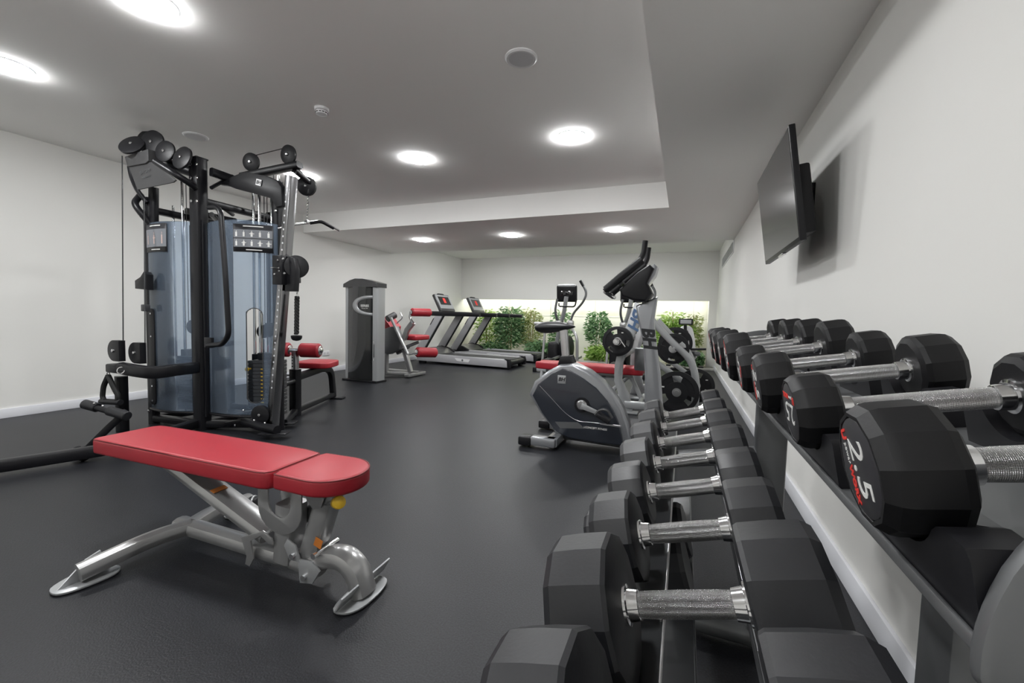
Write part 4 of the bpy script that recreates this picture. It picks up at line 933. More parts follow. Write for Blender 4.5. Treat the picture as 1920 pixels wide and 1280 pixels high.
# ---------------------------------------------------------------- treadmills
def treadmill(label):
    t = thing('treadmill', label, 'treadmill', (-4.28, 8.17, 0), 0, 'treadmills')
    def b_(mb, name, m, par=None, **k): return mb.build(name, M[m], par or t, **k)
    X0, X1, ya, yb = -5.36, -3.20, 7.75, 8.59
    for y, s in ((ya, -1), (yb, 1)):
        r = b_(MB().prism([(X0, 0.055), (X1, 0.035), (X1, 0.185), (X0+0.55, 0.215), (X0, 0.19)], 0.055, (0, y, 0), (1,0,0), (0,0,1), 0.01), 'side_rail', 'treadgrey')
        b_(MB().prism([(X1-0.02, 0.02), (X1+0.04, 0.03), (X1+0.06, 0.12), (X1+0.035, 0.205), (X1-0.10, 0.21), (X1-0.03, 0.17)], 0.065, (0, y, 0), (1,0,0), (0,0,1), 0.008), 'end_cap', 'blackpl')
        b_(MB().prism([(X0-0.03, 0.14), (X0+0.48, 0.19), (X0+0.44, 0.235), (X0+0.30, 0.30), (X0+0.12, 0.345), (X0-0.02, 0.32)], 0.07, (0, y, 0), (1,0,0), (0,0,1), 0.02, 3), 'hood_cheek', 'blackpl')
        # sloped upright with a dark edge
        up = b_(MB().prism([(-5.44, 0.20), (-5.24, 0.20), (-4.72, 1.03), (-4.90, 1.03)], 0.055, (0, y+(-0.02 if s < 0 else 0.0), 0), (1,0,0), (0,0,1), 0.008), 'upright', 'treadgrey')
        MB().prism([(-5.235, 0.20), (-5.215, 0.20), (-4.70, 1.03), (-4.72, 1.03)], 0.05, (0, y, 0), (1,0,0), (0,0,1)).build('edge_strip', M['blackpl'], up)
        if s < 0: MB().prism([(-5.02, 0.84), (-5.00, 0.84), (-4.915, 0.98), (-4.935, 0.98)], 0.004, (0, y-0.05, 0), (1,0,0), (0,0,1)).build('slot', M['blackpl'], up)
        b_(MB().bar([(-5.04, y, 1.075), (-4.25, y, 1.085), (-3.86, y, 1.075)], 0.075, 0.085, 0.03, smooth=0.1), 'handrail', 'blackpl')
        if s < 0:
            lg = MB().prism([(-4.42, 0.165), (-4.05, 0.15), (-4.09, 0.09), (-4.36, 0.105)], 0.002, (0, y-0.029, 0), (1,0,0), (0,0,1)).build('logo_plate', M['plastic_white'], r)
            MB().lathe([(0.022, 0), (0.022, 0.003)], (-4.23, y-0.029, 0.125), (0, -1, 0), 16).build('logo_dot', M['rackgrey'], r)
    b_(MB().box2((X0+0.40, ya+0.03, 0.13), (X1-0.02, yb-0.03, 0.175), 0.01), 'deck', 'darkgrey')
    b_(MB().box2((X0+0.35, ya+0.14, 0.17), (X1-0.03, yb-0.14, 0.186), 0.004), 'running_belt', 'belt')
    for y in (ya+0.075, yb-0.075): b_(MB().box2((X0+0.42, y-0.05, 0.17), (X1-0.05, y+0.05, 0.192), 0.006), 'foot_strip', 'treadgrey')
    b_(MB().cyl((X1-0.01, ya+0.05, 0.12), (X1-0.01, yb-0.05, 0.12), 0.055, seg=18), 'rear_roller', 'blackpl')
    hood = [(X0-0.02, 0.05), (X0+0.42, 0.10), (X0+0.44, 0.20), (X0+0.30, 0.285), (X0+0.12, 0.325), (X0-0.02, 0.30)]
    b_(MB().prism(hood, yb-ya-0.06, (0, (ya+yb)/2, 0), (1,0,0), (0,0,1), 0.02, 3), 'motor_hood', 'hoodgrey')
    b_(MB().box2((-5.06, ya+0.02, 1.03), (-4.62, yb-0.02, 1.13), 0.025), 'console_base', 'blackpl')
    # tilted display
    cx = V((-4.965, (ya+yb)/2, 1.31)); R = Matrix.Rotation(math.radians(-28), 3, 'Y')
    cn = b_(MB().box(cx, (0.07, yb-ya-0.22, 0.42), 0.025, rot=R), 'console', 'darkgrey')
    MB().box(cx+R @ V((0.036, 0, 0.02)), (0.004, yb-ya-0.27, 0.33), 0.0, rot=R).build('display_surround', M['silver2'], cn)
    MB().box(cx+R @ V((0.0385, 0, 0.045)), (0.004, yb-ya-0.40, 0.20), 0.0, rot=R).build('display', M['screen'], cn)
    MB().box(cx+R @ V((0.041, 0, 0.05)), (0.003, 0.10, 0.12), 0.0, rot=R).build('red_readout', M['inkred'], cn)
    MB().box(cx+R @ V((0.0, 0, 0.215)), (0.06, 0.24, 0.05), 0.02, rot=R).build('reading_ledge', M['blackpl'], cn)
    for y in (ya+0.06, yb-0.06): b_(MB().box((X0+0.1, y, 0.025), (0.16, 0.08, 0.05), 0.01), 'foot', 'blackpl'); b_(MB().box((X1-0.05, y, 0.02), (0.09, 0.07, 0.04), 0.01), 'foot', 'blackpl')
    return t
t1 = treadmill('nearer treadmill with red readout, grey with long black handrails')
dup(t1, (-4.23, 9.67-0.05, 0), label='farther grey treadmill standing just in front of the planted niche')

# ---------------------------------------------------------------- flat bench in the middle distance
FB = thing('flat_bench', 'long flat red bench with silver legs behind the exercise bike', 'bench', (-1.14, 5.6, 0))
def f_(mb, name, m, **k): return mb.build(name, M[m], FB, **k)
f_(MB().prism(smooth_outline([(-1.80, 5.42), (-1.15, 5.40), (-0.50, 5.42), (-0.47, 5.58), (-0.50, 5.74), (-1.15, 5.76), (-1.80, 5.74), (-1.83, 5.58)], 5), 0.095, (0, 0, 0.405), (1,0,0), (0,1,0), 0.02, 4), 'bench_pad', 'red', angle=50)
f_(MB().bar([(-1.70, 5.58, 0.335), (-0.58, 5.58, 0.335)], 0.08, 0.05, 0.01), 'pad_rail', 'silver')
f_(MB().tube([(-1.76, 5.45, 0.33), (-1.76, 5.40, 0.05)], 0.022, 12), 'leg', 'silver2'); f_(MB().tube([(-1.76, 5.70, 0.33), (-1.76, 5.78, 0.05)], 0.022, 12), 'leg', 'silver2')
f_(MB().tube([(-1.72, 5.25, 0.04), (-1.72, 5.90, 0.04)], 0.032, 14), 'foot_tube', 'silver2')
f_(MB().bar([(-0.62, 5.58, 0.33), (-0.90, 5.58, 0.06)], 0.07, 0.05, 0.012), 'leg', 'silver2'); f_(MB().bar([(-0.60, 5.58, 0.33), (-0.46, 5.58, 0.05)], 0.07, 0.05, 0.012), 'leg', 'silver2')
f_(MB().tube([(-1.72, 5.58, 0.05), (-0.40, 5.58, 0.05)], 0.030, 14), 'spine_tube', 'silver2')
f_(MB().tube([(-0.45, 5.28, 0.04), (-0.45, 5.88, 0.04)], 0.032, 14), 'foot_tube', 'silver2')

# ---------------------------------------------------------------- bench press rack with olympic plates
BP = thing('bench_press_rack', 'light grey bench press rack with sloped uprights marked in blue, behind the bike mast', 'weight rack', (-0.45, 5.2, 0))
def p_(mb, name, m, **k): return mb.build(name, M[m], BP, **k)
near = [(-0.699, 4.85, -0.006), (-0.487, 4.85, -0.001), (-0.53, 4.85, 0.2), (-0.619, 4.85, 0.373), (-0.615, 4.85, 0.567), (-0.552, 4.85, 0.738), (-0.444, 4.85, 1.044), (-0.39, 4.85, 1.214), (-0.515, 4.85, 1.248), (-0.602, 4.85, 0.974), (-0.664, 4.85, 0.774), (-0.708, 4.85, 0.53), (-0.707, 4.85, 0.354), (-0.647, 4.85, 0.189)]
def flat(o): return [(q[0], q[2]) for q in o]
p_(MB().prism(flat(near), 0.07, (0, 4.89, 0), (1,0,0), (0,0,1), 0.012, 2), 'upright', 'silver2')
q = V((-0.475, 4.85, 1.096)); up_ = (V((-0.439, 4.85, 1.19))-V((-0.524, 4.85, 0.917))).normalized()
text('BH', 0.17, M['inkblue'], 'lettering', BP, V((-0.496, 4.85, 1.06))+V((0, -0.002, 0)), -up_, V((up_.z, 0, -up_.x)), bold=0.006, shear=0.2)
p_(MB().box((-0.60, 4.87, 0.012), (0.34, 0.12, 0.02), 0.006), 'foot_plate', 'silver2')
far = [(x+0.02, z) for x, z in flat(near)]
p_(MB().prism(far, 0.07, (0, 6.25, 0), (1,0,0), (0,0,1), 0.012, 2), 'upright', 'silver2')
p_(MB().bar([(-0.58, 4.87, 0.10), (0.25, 4.87, 0.10)], 0.07, 0.08, 0.012), 'base_beam', 'silver2')
p_(MB().bar([(-0.50, 6.25, 0.10), (0.25, 6.25, 0.10)], 0.07, 0.08, 0.012), 'base_beam', 'silver2')
p_(MB().bar([(-0.66, 4.9, 0.62), (-0.66, 6.2, 0.62)], 0.06, 0.06, 0.012), 'cross_beam', 'silver2')
for y in (5.02, 6.15):
    p_(MB().bar([(-0.337, 5, 1.053)[:1]+(y,)+(-0.337, 5, 1.053)[2:], (-0.16, y, 0.86), (0.10, y, 0.62), (0.16, y, 0.38), (0.15, y, 0.10)], 0.075, 0.075, 0.02, smooth=0.22), 'rear_arch', 'silver2')
    p_(MB().bar([(-0.30, y, 0.60), (0.08, y, 0.34)], 0.06, 0.06, 0.015), 'brace', 'silver2')
p_(MB().box((-0.40, 5.06, 0.60), (0.22, 0.10, 0.26), 0.02), 'catch_box', 'rackgrey')
for z, x in ((0.29, -0.04), (0.74, -0.10)): p_(MB().cyl((x, 4.78, z), (x, 5.10, z), 0.025, seg=16), 'storage_peg', 'steel'); p_(MB().cyl((x, 6.0, z), (x, 6.4, z), 0.025, seg=16), 'storage_peg', 'steel')
p_(MB().cyl((0.17, 4.9, 0.29), (0.17, 5.55, 0.29), 0.025, seg=16), 'storage_peg', 'steel')
BB = thing('barbell', 'chrome barbell lying across the bench press rack', 'barbell', (-0.67, 5.5, 0.80))
MB().cyl((-0.67, 4.98, 0.81), (-0.67, 6.20, 0.81), 0.014, seg=14).build('bar', M['chrome'], BB)
for a, b in ((4.60, 4.98), (6.20, 6.60)): MB().cyl((-0.67, a, 0.81), (-0.67, b, 0.81), 0.025, seg=18, bev=0.003).build('sleeve', M['chrome'], BB)
MB().lathe([(0.034, -0.02), (0.040, 0), (0.034, 0.02)], (-0.67, 4.66, 0.81), (0, 1, 0), 18).build('spring_collar', M['chrome'], BB)
MB().tube([(-0.67, 4.64, 0.845), (-0.62, 4.62, 0.83), (-0.57, 4.62, 0.76)], 0.007, 8).build('collar_lever', M['chrome'], BB)
def plate(c, r, label, rot=0.0, ax=(0.0, -1, 0), w=0.035):
    t = thing('weight_plate', label, 'weight plate', c, 0, 'black rubber plates with grip holes')
    F = frame_to(V(ax)); bm = bmesh.new(); n = 48
    def ringpt(rr, a, h): return V(c)+F @ V((math.cos(a)*rr, math.sin(a)*rr, h))
    mb = MB()
    # rim, then web sectors between three grip openings, then hub
    def ann(r0_, r1_, h0, h1, a0=0, a1=2*PI, m=48):
        v = []; 
        for k in range(m+1):
            a = a0+(a1-a0)*k/m
            v += [ringpt(r0_, a, -h0), ringpt(r1_, a, -h1), ringpt(r1_, a, h1), ringpt(r0_, a, h0)]
        f = []
        for k in range(m):
            i, j = 4*k, 4*k+4
            f += [(i, i+1, j+1, j), (i+1, i+2, j+2, j+1), (i+2, i+3, j+3, j+2), (i+3, i, j, j+3)]
        f += [(0, 3, 2, 1), (4*m, 4*m+1, 4*m+2, 4*m+3)]
        mb.add(v, f)
    ann(r*0.80, r, w/2, w/2-0.004); ann(0.027, r*0.50, w/2, w/2-0.003)
    for k in range(3):
        a = rot+2*PI*k/3; ann(r*0.30, r*0.88, w/2-0.008, w/2-0.008, a-0.74, a+0.74, 16)
    mb.build('disc', M['blackpl'], t)
    tl = MB()
    v = []
    MB().box(ringpt(r*0.66, rot+0.2, w/2-0.0075), (r*0.13, 0.002, r*0.06)).build('white_mark', M['ink'], t)
    MB().lathe([(0.046, -w/2-0.002), (0.046, w/2+0.002), (0.030, w/2+0.003)], c, ax, 22).build('hub', M['steel'], t)
    return t
plate((-0.67, 4.76, 0.81), 0.165, 'black plate with grip holes on the near end of the barbell', 0.9)
plate((-0.67, 4.81, 0.81), 0.165, 'black plate hidden behind the outer one on the near barbell end', 0.9)
plate((-0.67, 6.42, 0.81), 0.165, 'black plate on the far end of the barbell', 0.2)
plate((-0.04, 4.82, 0.29), 0.225, 'largest black plate, low on the near side of the bench press rack', 2.6)
plate((0.17, 5.46, 0.29), 0.20, 'black plate low on the rack, behind the largest plate', 0.4)
plate((-0.10, 5.07-0.03, 0.74), 0.17, 'black plate on the upper peg behind the bike mast', 1.5)
plate((-0.10, 6.34, 0.74), 0.225, 'black plate on the far upper peg of the bench press rack', 1.0)

# ---------------------------------------------------------------- upright exercise bike
K = thing('exercise_bike', 'navy and silver upright exercise bike with black saddle beside the dumbbell rack', 'exercise bike', (-0.75, 3.45, 0))
def k_(mb, name, m, par=None, **k): return mb.build(name, M[m], par or K, **k)
body = [(-1.197, 3.36, 0.392), (-1.153, 3.36, 0.51), (-1.033, 3.36, 0.609), (-0.93, 3.36, 0.669), (-0.827, 3.36, 0.681), (-0.698, 3.36, 0.629), (-0.585, 3.36, 0.552), (-0.489, 3.36, 0.449), (-0.419, 3.36, 0.346), (-0.37, 3.36, 0.226), (-0.336, 3.36, 0.086), (-0.343, 3.36, 0.052), (-0.6, 3.36, 0.046), (-0.846, 3.36, 0.052), (-0.957, 3.36, 0.091), (-1.092, 3.36, 0.243)]
k_(MB().prism(flat(body), 0.18, (0, 3.46, 0), (1,0,0), (0,0,1), 0.025, 4), 'body_shell', 'bikesilver')
panel = [(-1.16, 3.35, 0.392), (-1.115, 3.35, 0.487), (-1.006, 3.35, 0.585), (-0.908, 3.35, 0.637), (-0.836, 3.35, 0.624), (-0.729, 3.35, 0.567), (-0.623, 3.35, 0.498), (-0.536, 3.35, 0.408), (-0.474, 3.35, 0.313), (-0.434, 3.35, 0.229), (-0.41, 3.35, 0.138), (-0.399, 3.35, 0.068), (-0.599, 3.35, 0.062), (-0.835, 3.35, 0.069), (-0.945, 3.35, 0.109), (-1.07, 3.35, 0.252)]
pn_ = k_(MB().prism(flat(panel), 0.022, (0, 3.362, 0), (1,0,0), (0,0,1), 0.008, 3), 'side_panel', 'navy')
k_(MB().prism(flat(panel), 0.022, (0, 3.558, 0), (1,0,0), (0,0,1), 0.008, 3), 'side_panel', 'navy')
band = [(-0.954, 3.34, 0.191), (-0.762, 3.34, 0.209), (-0.704, 3.34, 0.164), (-0.907, 3.34, 0.143)]
MB().prism(flat(band), 0.003, (0, 3.350, 0), (1,0,0), (0,0,1)).build('grey_flash', M['rackgrey'], pn_)
line = [(-1.096, 3.348, 0.48), (-1.009, 3.348, 0.402), (-0.868, 3.348, 0.27), (-0.764, 3.348, 0.216), (-0.668, 3.348, 0.222), (-0.417, 3.348, 0.223)]
MB().tube(fillet(line, 0.06), 0.0018, 6).build('trim_line', M['steel'], pn_)
MB().prism(flat([(-0.583, 3.345, 0.225), (-0.421, 3.345, 0.223), (-0.42, 3.345, 0.21), (-0.582, 3.345, 0.212)]), 0.004, (0, 3.349, 0), (1,0,0), (0,0,1)).build('trim_line', M['chrome'], pn_)
bc = V((-0.909, 3.35, 0.548))
bd = MB().box(bc, (0.068, 0.004, 0.068), 0.001).build('badge', M['silver2'], pn_)
text('BH', 0.042, M['inkdark'], 'badge_lettering', pn_, bc+V((0, -0.0025, 0)), (1, 0, 0), (0, 0, 1), bold=0.0016, shear=0.2)
text('i.CONCEPT FITNESS', 0.021, M['ink'], 'lettering', pn_, V((-0.62, 3.35, 0.176))+V((0, 0.0, 0)), (1, 0, -0.0), (0, 0, 1), bold=0.0006, shear=0.1)

# crank and pedal
cc = V((-0.732, 3.34, 0.356))
cr_ = k_(MB().lathe([(0.043, 0), (0.043, 0.012), (0.034, 0.022), (0.012, 0.024)], cc, (0, -1, 0), 24), 'crank_hub', 'steel')
k_(MB().lathe([(0.060, 0.012), (0.060, -0.006)], cc, (0, -1, 0), 28), 'crank_cover', 'blackpl')
pe = V((-0.57, 3.28, 0.304))
k_(MB().prism([(0, 0.024), (0.0, -0.024), ((pe-cc).length, -0.013), ((pe-cc).length, 0.013)], 0.020, cc+V((0, -0.028, 0)), V((pe.x-cc.x, 0, pe.z-cc.z)), V((-(pe.z-cc.z), 0, pe.x-cc.x)), 0.006), 'crank_arm', 'silver2')
k_(MB().box(pe+V((0.03, -0.03, -0.01)), (0.11, 0.10, 0.035), 0.008, rot=Matrix.Rotation(0.5, 3, 'Y')), 'pedal', 'blackpl')
k_(MB().tube([pe+V((-0.03, -0.06, 0.01)), pe+V((0.0, -0.06, 0.055)), pe+V((0.06, -0.06, 0.06)), pe+V((0.10, -0.06, 0.0))], 0.010, 8, smooth=0.03), 'pedal_strap', 'darkgrey')
# feet
for y, xa in ((3.22, -1.20), (3.80, -1.22)):
    ft = k_(MB().box2((xa+0.09, y-0.05, 0.02), (-0.90, y+0.05, 0.09), 0.015), 'rear_foot', 'bikesilver')
    MB().box2((xa-0.01, y-0.06, 0.012), (xa+0.10, y+0.06, 0.085), 0.015).build('foot_cap', M['blackpl'], ft)
k_(MB().bar([(-0.94, 3.20, 0.055), (-0.94, 3.82, 0.055)], 0.10, 0.07, 0.018), 'cross_tube', 'bikesilver')
k_(MB().bar([(-0.98, 3.46, 0.07), (-0.10, 3.46, 0.05)], 0.12, 0.06, 0.015), 'base_beam', 'darkgrey')
k_(MB().bar([(-0.08, 3.16, 0.05), (-0.08, 3.78, 0.05)], 0.10, 0.07, 0.018), 'front_foot', 'bikesilver')
# saddle and its post
k_(MB().prism(flat([(-0.965, 3.42, 0.657), (-0.824, 3.42, 0.666), (-0.853, 3.42, 0.74), (-0.94, 3.42, 0.735)]), 0.13, (0, 3.46, 0), (1,0,0), (0,0,1), 0.012), 'post_collar', 'blackpl')
k_(MB().bar([(-0.902, 3.46, 0.675), (-0.941, 3.46, 1.002)], 0.055, 0.075, 0.008, up=V((0, 1, 0))), 'seat_post', 'steel')
k_(MB().bar([(-1.192, 3.46, 0.999), (-0.904, 3.46, 0.999)], 0.05, 0.030, 0.006), 'seat_slider', 'steel')
k_(MB().cyl((-1.103, 3.46, 0.938), (-1.105, 3.46, 0.997), 0.018, seg=14), 'saddle_clamp', 'steel')
sd_ = bmesh.new(); bmesh.ops.create_uvsphere(sd_, u_segments=28, v_segments=16, radius=1)
A0, A1 = V((-1.177, 3.46, 0.968)), V((-0.835, 3.46, 0.983)); Ls = (A1.x-A0.x)
for v in sd_.verts:
    t = (v.co.x+1)/2; wd = 0.125*(1-t)**0.65*1.0+0.026 if t < 1 else 0.02
    hh = 0.060*(1-0.5*t)
    z = v.co.z*hh*(1.0 if v.co.z > 0 else 1.35*(1-0.5*t)); x = A0.x+Ls*t
    rr_ = math.sqrt(max(0, 1-v.co.x**2)); yy = v.co.y/(rr_+1e-6)*min(1, rr_*1.6)*wd if rr_ > 1e-4 else 0
    v.co = V((x, 3.46+yy, A0.z+0.012*t+z))
k_(MB().bm(sd_), 'saddle', 'rubber2', angle=70)
# mast, console, handlebars
mast = [(-0.354, 3.42, 1.161), (-0.196, 3.42, 1.232), (-0.201, 3.42, 1.167), (-0.215, 3.42, 1.052), (-0.187, 3.42, 0.848), (-0.151, 3.42, 0.645), (-0.119, 3.42, 0.358), (-0.06, 3.42, 0.06), (-0.20, 3.42, 0.06), (-0.256, 3.42, 0.344), (-0.265, 3.42, 0.637), (-0.291, 3.42, 0.885), (-0.333, 3.42, 1.049)]
ms = k_(MB().prism(flat(mast), 0.10, (0, 3.46, 0), (1,0,0), (0,0,1), 0.022, 3), 'mast', 'bikesilver')
mu = (V((-0.295, 3.4, 1.214))-V((-0.232, 3.4, 0.847))).normalized()
text('BH', 0.125, M['inkdark'], 'lettering', ms, V((-0.248, 3.408, 0.916))+V((0, 0, 0)), -mu, V((mu.z, 0, -mu.x)), bold=0.006, shear=0.25)
con = [(-0.474, 3.4, 1.283), (-0.346, 3.4, 1.41), (-0.259, 3.4, 1.469), (-0.222, 3.4, 1.436), (-0.268, 3.4, 1.328), (-0.23, 3.4, 1.251), (-0.274, 3.4, 1.19), (-0.361, 3.4, 1.197), (-0.451, 3.4, 1.229)]
k_(MB().prism(flat(con), 0.26, (0, 3.46, 0), (1,0,0), (0,0,1), 0.02, 3), 'console', 'blackpl')
cb = [(-0.34, 3.38, 1.31), (-0.231, 3.38, 1.478), (-0.203, 3.38, 1.453), (-0.216, 3.38, 1.394), (-0.263, 3.38, 1.322)]
k_(MB().prism(flat(cb), 0.20, (0, 3.46, 0), (1,0,0), (0,0,1), 0.015, 3), 'console_back', 'bikesilver')
for y in (3.30, 3.62):
    k_(MB().tube([(-0.308, 3.46, 1.498)[:1]+(y,)+(-0.308, 3.46, 1.498)[2:], (-0.465, 3.46, 1.368)[:1]+(y,)+(-0.465, 3.46, 1.368)[2:], (-0.57, 3.46, 1.275)[:1]+(y,)+(-0.57, 3.46, 1.275)[2:]], 0.031, 16), 'grip_sleeve', 'blackpl')
    k_(MB().tube([(-0.293, 3.46, 1.637)[:1]+(y,)+(-0.293, 3.46, 1.637)[2:], (-0.301, 3.46, 1.531)[:1]+(y,)+(-0.301, 3.46, 1.531)[2:], (-0.354, 3.46, 1.458)[:1]+(y,)+(-0.354, 3.46, 1.458)[2:], (-0.465, 3.46, 1.368)[:1]+(y,)+(-0.465, 3.46, 1.368)[2:], (-0.578, 3.46, 1.266)[:1]+(y,)+(-0.578, 3.46, 1.266)[2:]], 0.021, 14, smooth=0.05), 'handlebar', 'blackpl')
k_(MB().tube([(-0.463, 3.46, 1.33)[:1]+(3.30,)+(-0.463, 3.46, 1.33)[2:], (-0.463, 3.46, 1.33)[:1]+(3.62,)+(-0.463, 3.46, 1.33)[2:]], 0.018, 12), 'handlebar_yoke', 'blackpl')
k_(MB().tube([(-0.574, 3.46, 1.262)[:1]+(3.30,)+(-0.574, 3.46, 1.262)[2:], (-0.534, 3.46, 1.228)[:1]+(3.40,)+(-0.534, 3.46, 1.228)[2:], (-0.534, 3.46, 1.228)[:1]+(3.52,)+(-0.534, 3.46, 1.228)[2:], (-0.574, 3.46, 1.262)[:1]+(3.62,)+(-0.574, 3.46, 1.262)[2:]], 0.016, 10, smooth=0.03), 'lower_grip', 'chrome')

# ---------------------------------------------------------------- elliptical trainers in front of the niche
def elliptical(label):
    t = thing('elliptical_trainer', label, 'elliptical trainer', (-2.30, 8.9, 0), 0, 'elliptical trainers')
    def e(mb, name, m, **k): return mb.build(name, M[m], t, **k)
    cn = e(MB().box((-2.32, 8.75, 1.573), (0.44, 0.09, 0.36), 0.05, rot=Matrix.Rotation(0.15, 3, 'X'), seg=4), 'console', 'blackpl')
    MB().box(V((-2.317, 8.72, 1.728)), (0.40, 0.08, 0.07), 0.03, seg=3).build('console_brow', M['silver2'], cn)
    MB().box(V((-2.304, 8.69, 1.581)), (0.26, 0.012, 0.13), 0.004).build('display', M['screen'], cn)
    e(MB().tube([(-2.305, 8.66, 1.501), (-2.361, 8.7, 1.121), (-2.474, 8.8, 0.868), (-2.618, 9, 0.2)], 0.045, 14, smooth=0.2), 'mast', 'silver2')
    e(MB().tube([(-2.443, 8.6, 1.297), (-2.445, 8.6, 1.363)], 0.014, 8), 'fixed_grip', 'blackpl')
    e(MB().tube([(-2.431, 8.6, 1.297), (-2.101, 8.6, 1.29), (-2.073, 8.6, 1.455)], 0.016, 10, smooth=0.06), 'fixed_grip', 'blackpl')
    for pts in (((-2.454, 8.5, 1.447), (-2.503, 8.5, 1.182), (-2.444, 8.6, 0.961)), ((-1.985, 8.5, 1.817), (-1.834, 8.5, 1.57), (-1.915, 8.5, 1.376), (-2.141, 8.6, 1.147), (-2.191, 8.6, 0.946))):
        e(MB().tube(pts, 0.024, 12, smooth=0.2), 'swing_arm', 'rackgrey')
    for p in ((-1.985, 8.5, 1.817),): e(MB().tube([p, V(p)*0.55+V((-1.834, 8.5, 1.57))*0.45], 0.029, 12), 'grip_sleeve', 'blackpl')
    for p in ((-2.443, 8.6, 0.939), (-2.18, 8.6, 0.947)): e(MB().box(p, (0.13, 0.10, 0.13), 0.03), 'pivot_housing', 'silver')
    e(MB().tube([(-2.14, 8.5, 0.861), (-1.988, 8.4, 0.695), (-1.971, 8.4, 0.198)], 0.030, 12, smooth=0.15), 'swing_link', 'silver')
    e(MB().tube([(-2.7, 8.5, 0.82), (-2.715, 8.4, 0.039)], 0.026, 12), 'swing_link', 'silver')
    e(MB().lathe([(0.25, -0.07), (0.30, -0.05), (0.30, 0.05), (0.25, 0.07), (0.05, 0.08)], (-2.41, 9.2, 0.365), (1, -0.2, 0), 36), 'flywheel_cover', 'blackpl')
    e(MB().box(((-2.625, 9, 0.413)[0], 9.1, 0.28), (0.22, 0.6, 0.50), 0.06, seg=3), 'drive_housing', 'blackpl')
    for x in (-0.22, 0.22):
        e(MB().bar([(-2.28+x, 7.75, 0.16), (-2.28+x, 9.1, 0.22)], 0.06, 0.05, 0.012), 'pedal_rail', 'silver')
        e(MB().box((-2.28+x, 8.15, 0.21), (0.15, 0.38, 0.04), 0.012), 'pedal', 'blackpl')
    e(MB().bar([(-2.62, 7.75, 0.045), (-1.94, 7.75, 0.045)], 0.07, 0.07, 0.014), 'foot_tube', 'silver2')
    e(MB().bar([(-2.60, 9.4, 0.045), (-1.96, 9.4, 0.045)], 0.07, 0.07, 0.014), 'foot_tube', 'silver2')
    e(MB().bar([(-2.28, 7.75, 0.05), (-2.28, 9.4, 0.05)], 0.09, 0.06, 0.014), 'base_beam', 'silver')
    for x in (-2.64, -1.92): e(MB().box((x, 7.75, 0.045), (0.08, 0.09, 0.085), 0.012), 'foot_cap', 'blackpl')
    return t
e1 = elliptical('elliptical trainer with square console and curved arms above the bike saddle')
dup(e1, (-2.30+1.32, 8.95, 0), label='elliptical trainer half hidden behind the bike console and barbell plate')

# ---------------------------------------------------------------- small indoor cycle at the far right
I = thing('indoor_cycle', 'small indoor cycle with white body standing by the right end of the niche', 'exercise bike', (0.03, 9.2, 0))
def i_(mb, name, m, **k): return mb.build(name, M[m], I, **k)
dp = i_(MB().box((0.033, 9, 1.04), (0.26, 0.04, 0.12), 0.012), 'display', 'blackpl')
MB().box(V((0.033, 9, 1.04))+V((0, -0.021, 0)), (0.20, 0.004, 0.075), 0.0).build('display_glass', M['silver2'], dp)
i_(MB().tube([(0.026, 9.05, 0.977), (0.038, 9.05, 0.713)], 0.03, 12), 'display_post', 'blackpl')
i_(MB().prism(smooth_outline([(-0.20, 0.30), (0.20, 0.30), (0.19, 0.55), (0.12, 0.90), (0.0, 0.96), (-0.12, 0.90), (-0.19, 0.55)], 4), 0.14, (0.045, 9.2, 0), (1,0,0), (0,0,1), 0.03, 3), 'front_shell', 'plastic_white')
i_(MB().prism(smooth_outline([(-0.04, 0.40), (0.04, 0.40), (0.05, 0.8), (0.0, 0.88), (-0.05, 0.8)], 4), 0.02, (0.045, 9.115, 0), (1,0,0), (0,0,1), 0.004), 'shell_inlay', 'navy')
i_(MB().tube([(-0.32, 9.0, 0.52), (-0.1, 9.05, 0.50), (0.18, 9.05, 0.50), (0.42, 9.0, 0.52)], 0.022, 12, smooth=0.08), 'handlebar', 'blackpl')
i_(MB().box((0.045, 9.05, 0.42), (0.56, 0.16, 0.09), 0.03), 'handlebar_base', 'rackgrey')
i_(MB().box((0.05, 8.98, 0.35), (0.20, 0.12, 0.06), 0.015), 'label_block', 'silver2')
i_(MB().lathe([(0.17, -0.04), (0.20, -0.03), (0.20, 0.03), (0.17, 0.04)], (0.18, 9.0, 0.26), (1, 0, 0), 30), 'flywheel', 'blackpl')
i_(MB().lathe([(0.13, -0.04), (0.16, -0.03), (0.16, 0.03), (0.13, 0.04)], (-0.10, 9.0, 0.24), (1, 0, 0), 30), 'chain_guard', 'blackpl')
i_(MB().bar([(0.04, 8.25, 0.06), (0.04, 9.5, 0.06)], 0.09, 0.07, 0.014), 'base_beam', 'blackpl')
for y in (8.25, 9.5): i_(MB().bar([(-0.22, y, 0.04), (0.30, y, 0.04)], 0.08, 0.06, 0.014), 'foot_tube', 'blackpl')
for x in (-0.25, 0.34): i_(MB().box((x, 9.0, 0.17), (0.09, 0.20, 0.03), 0.01), 'pedal', 'blackpl')

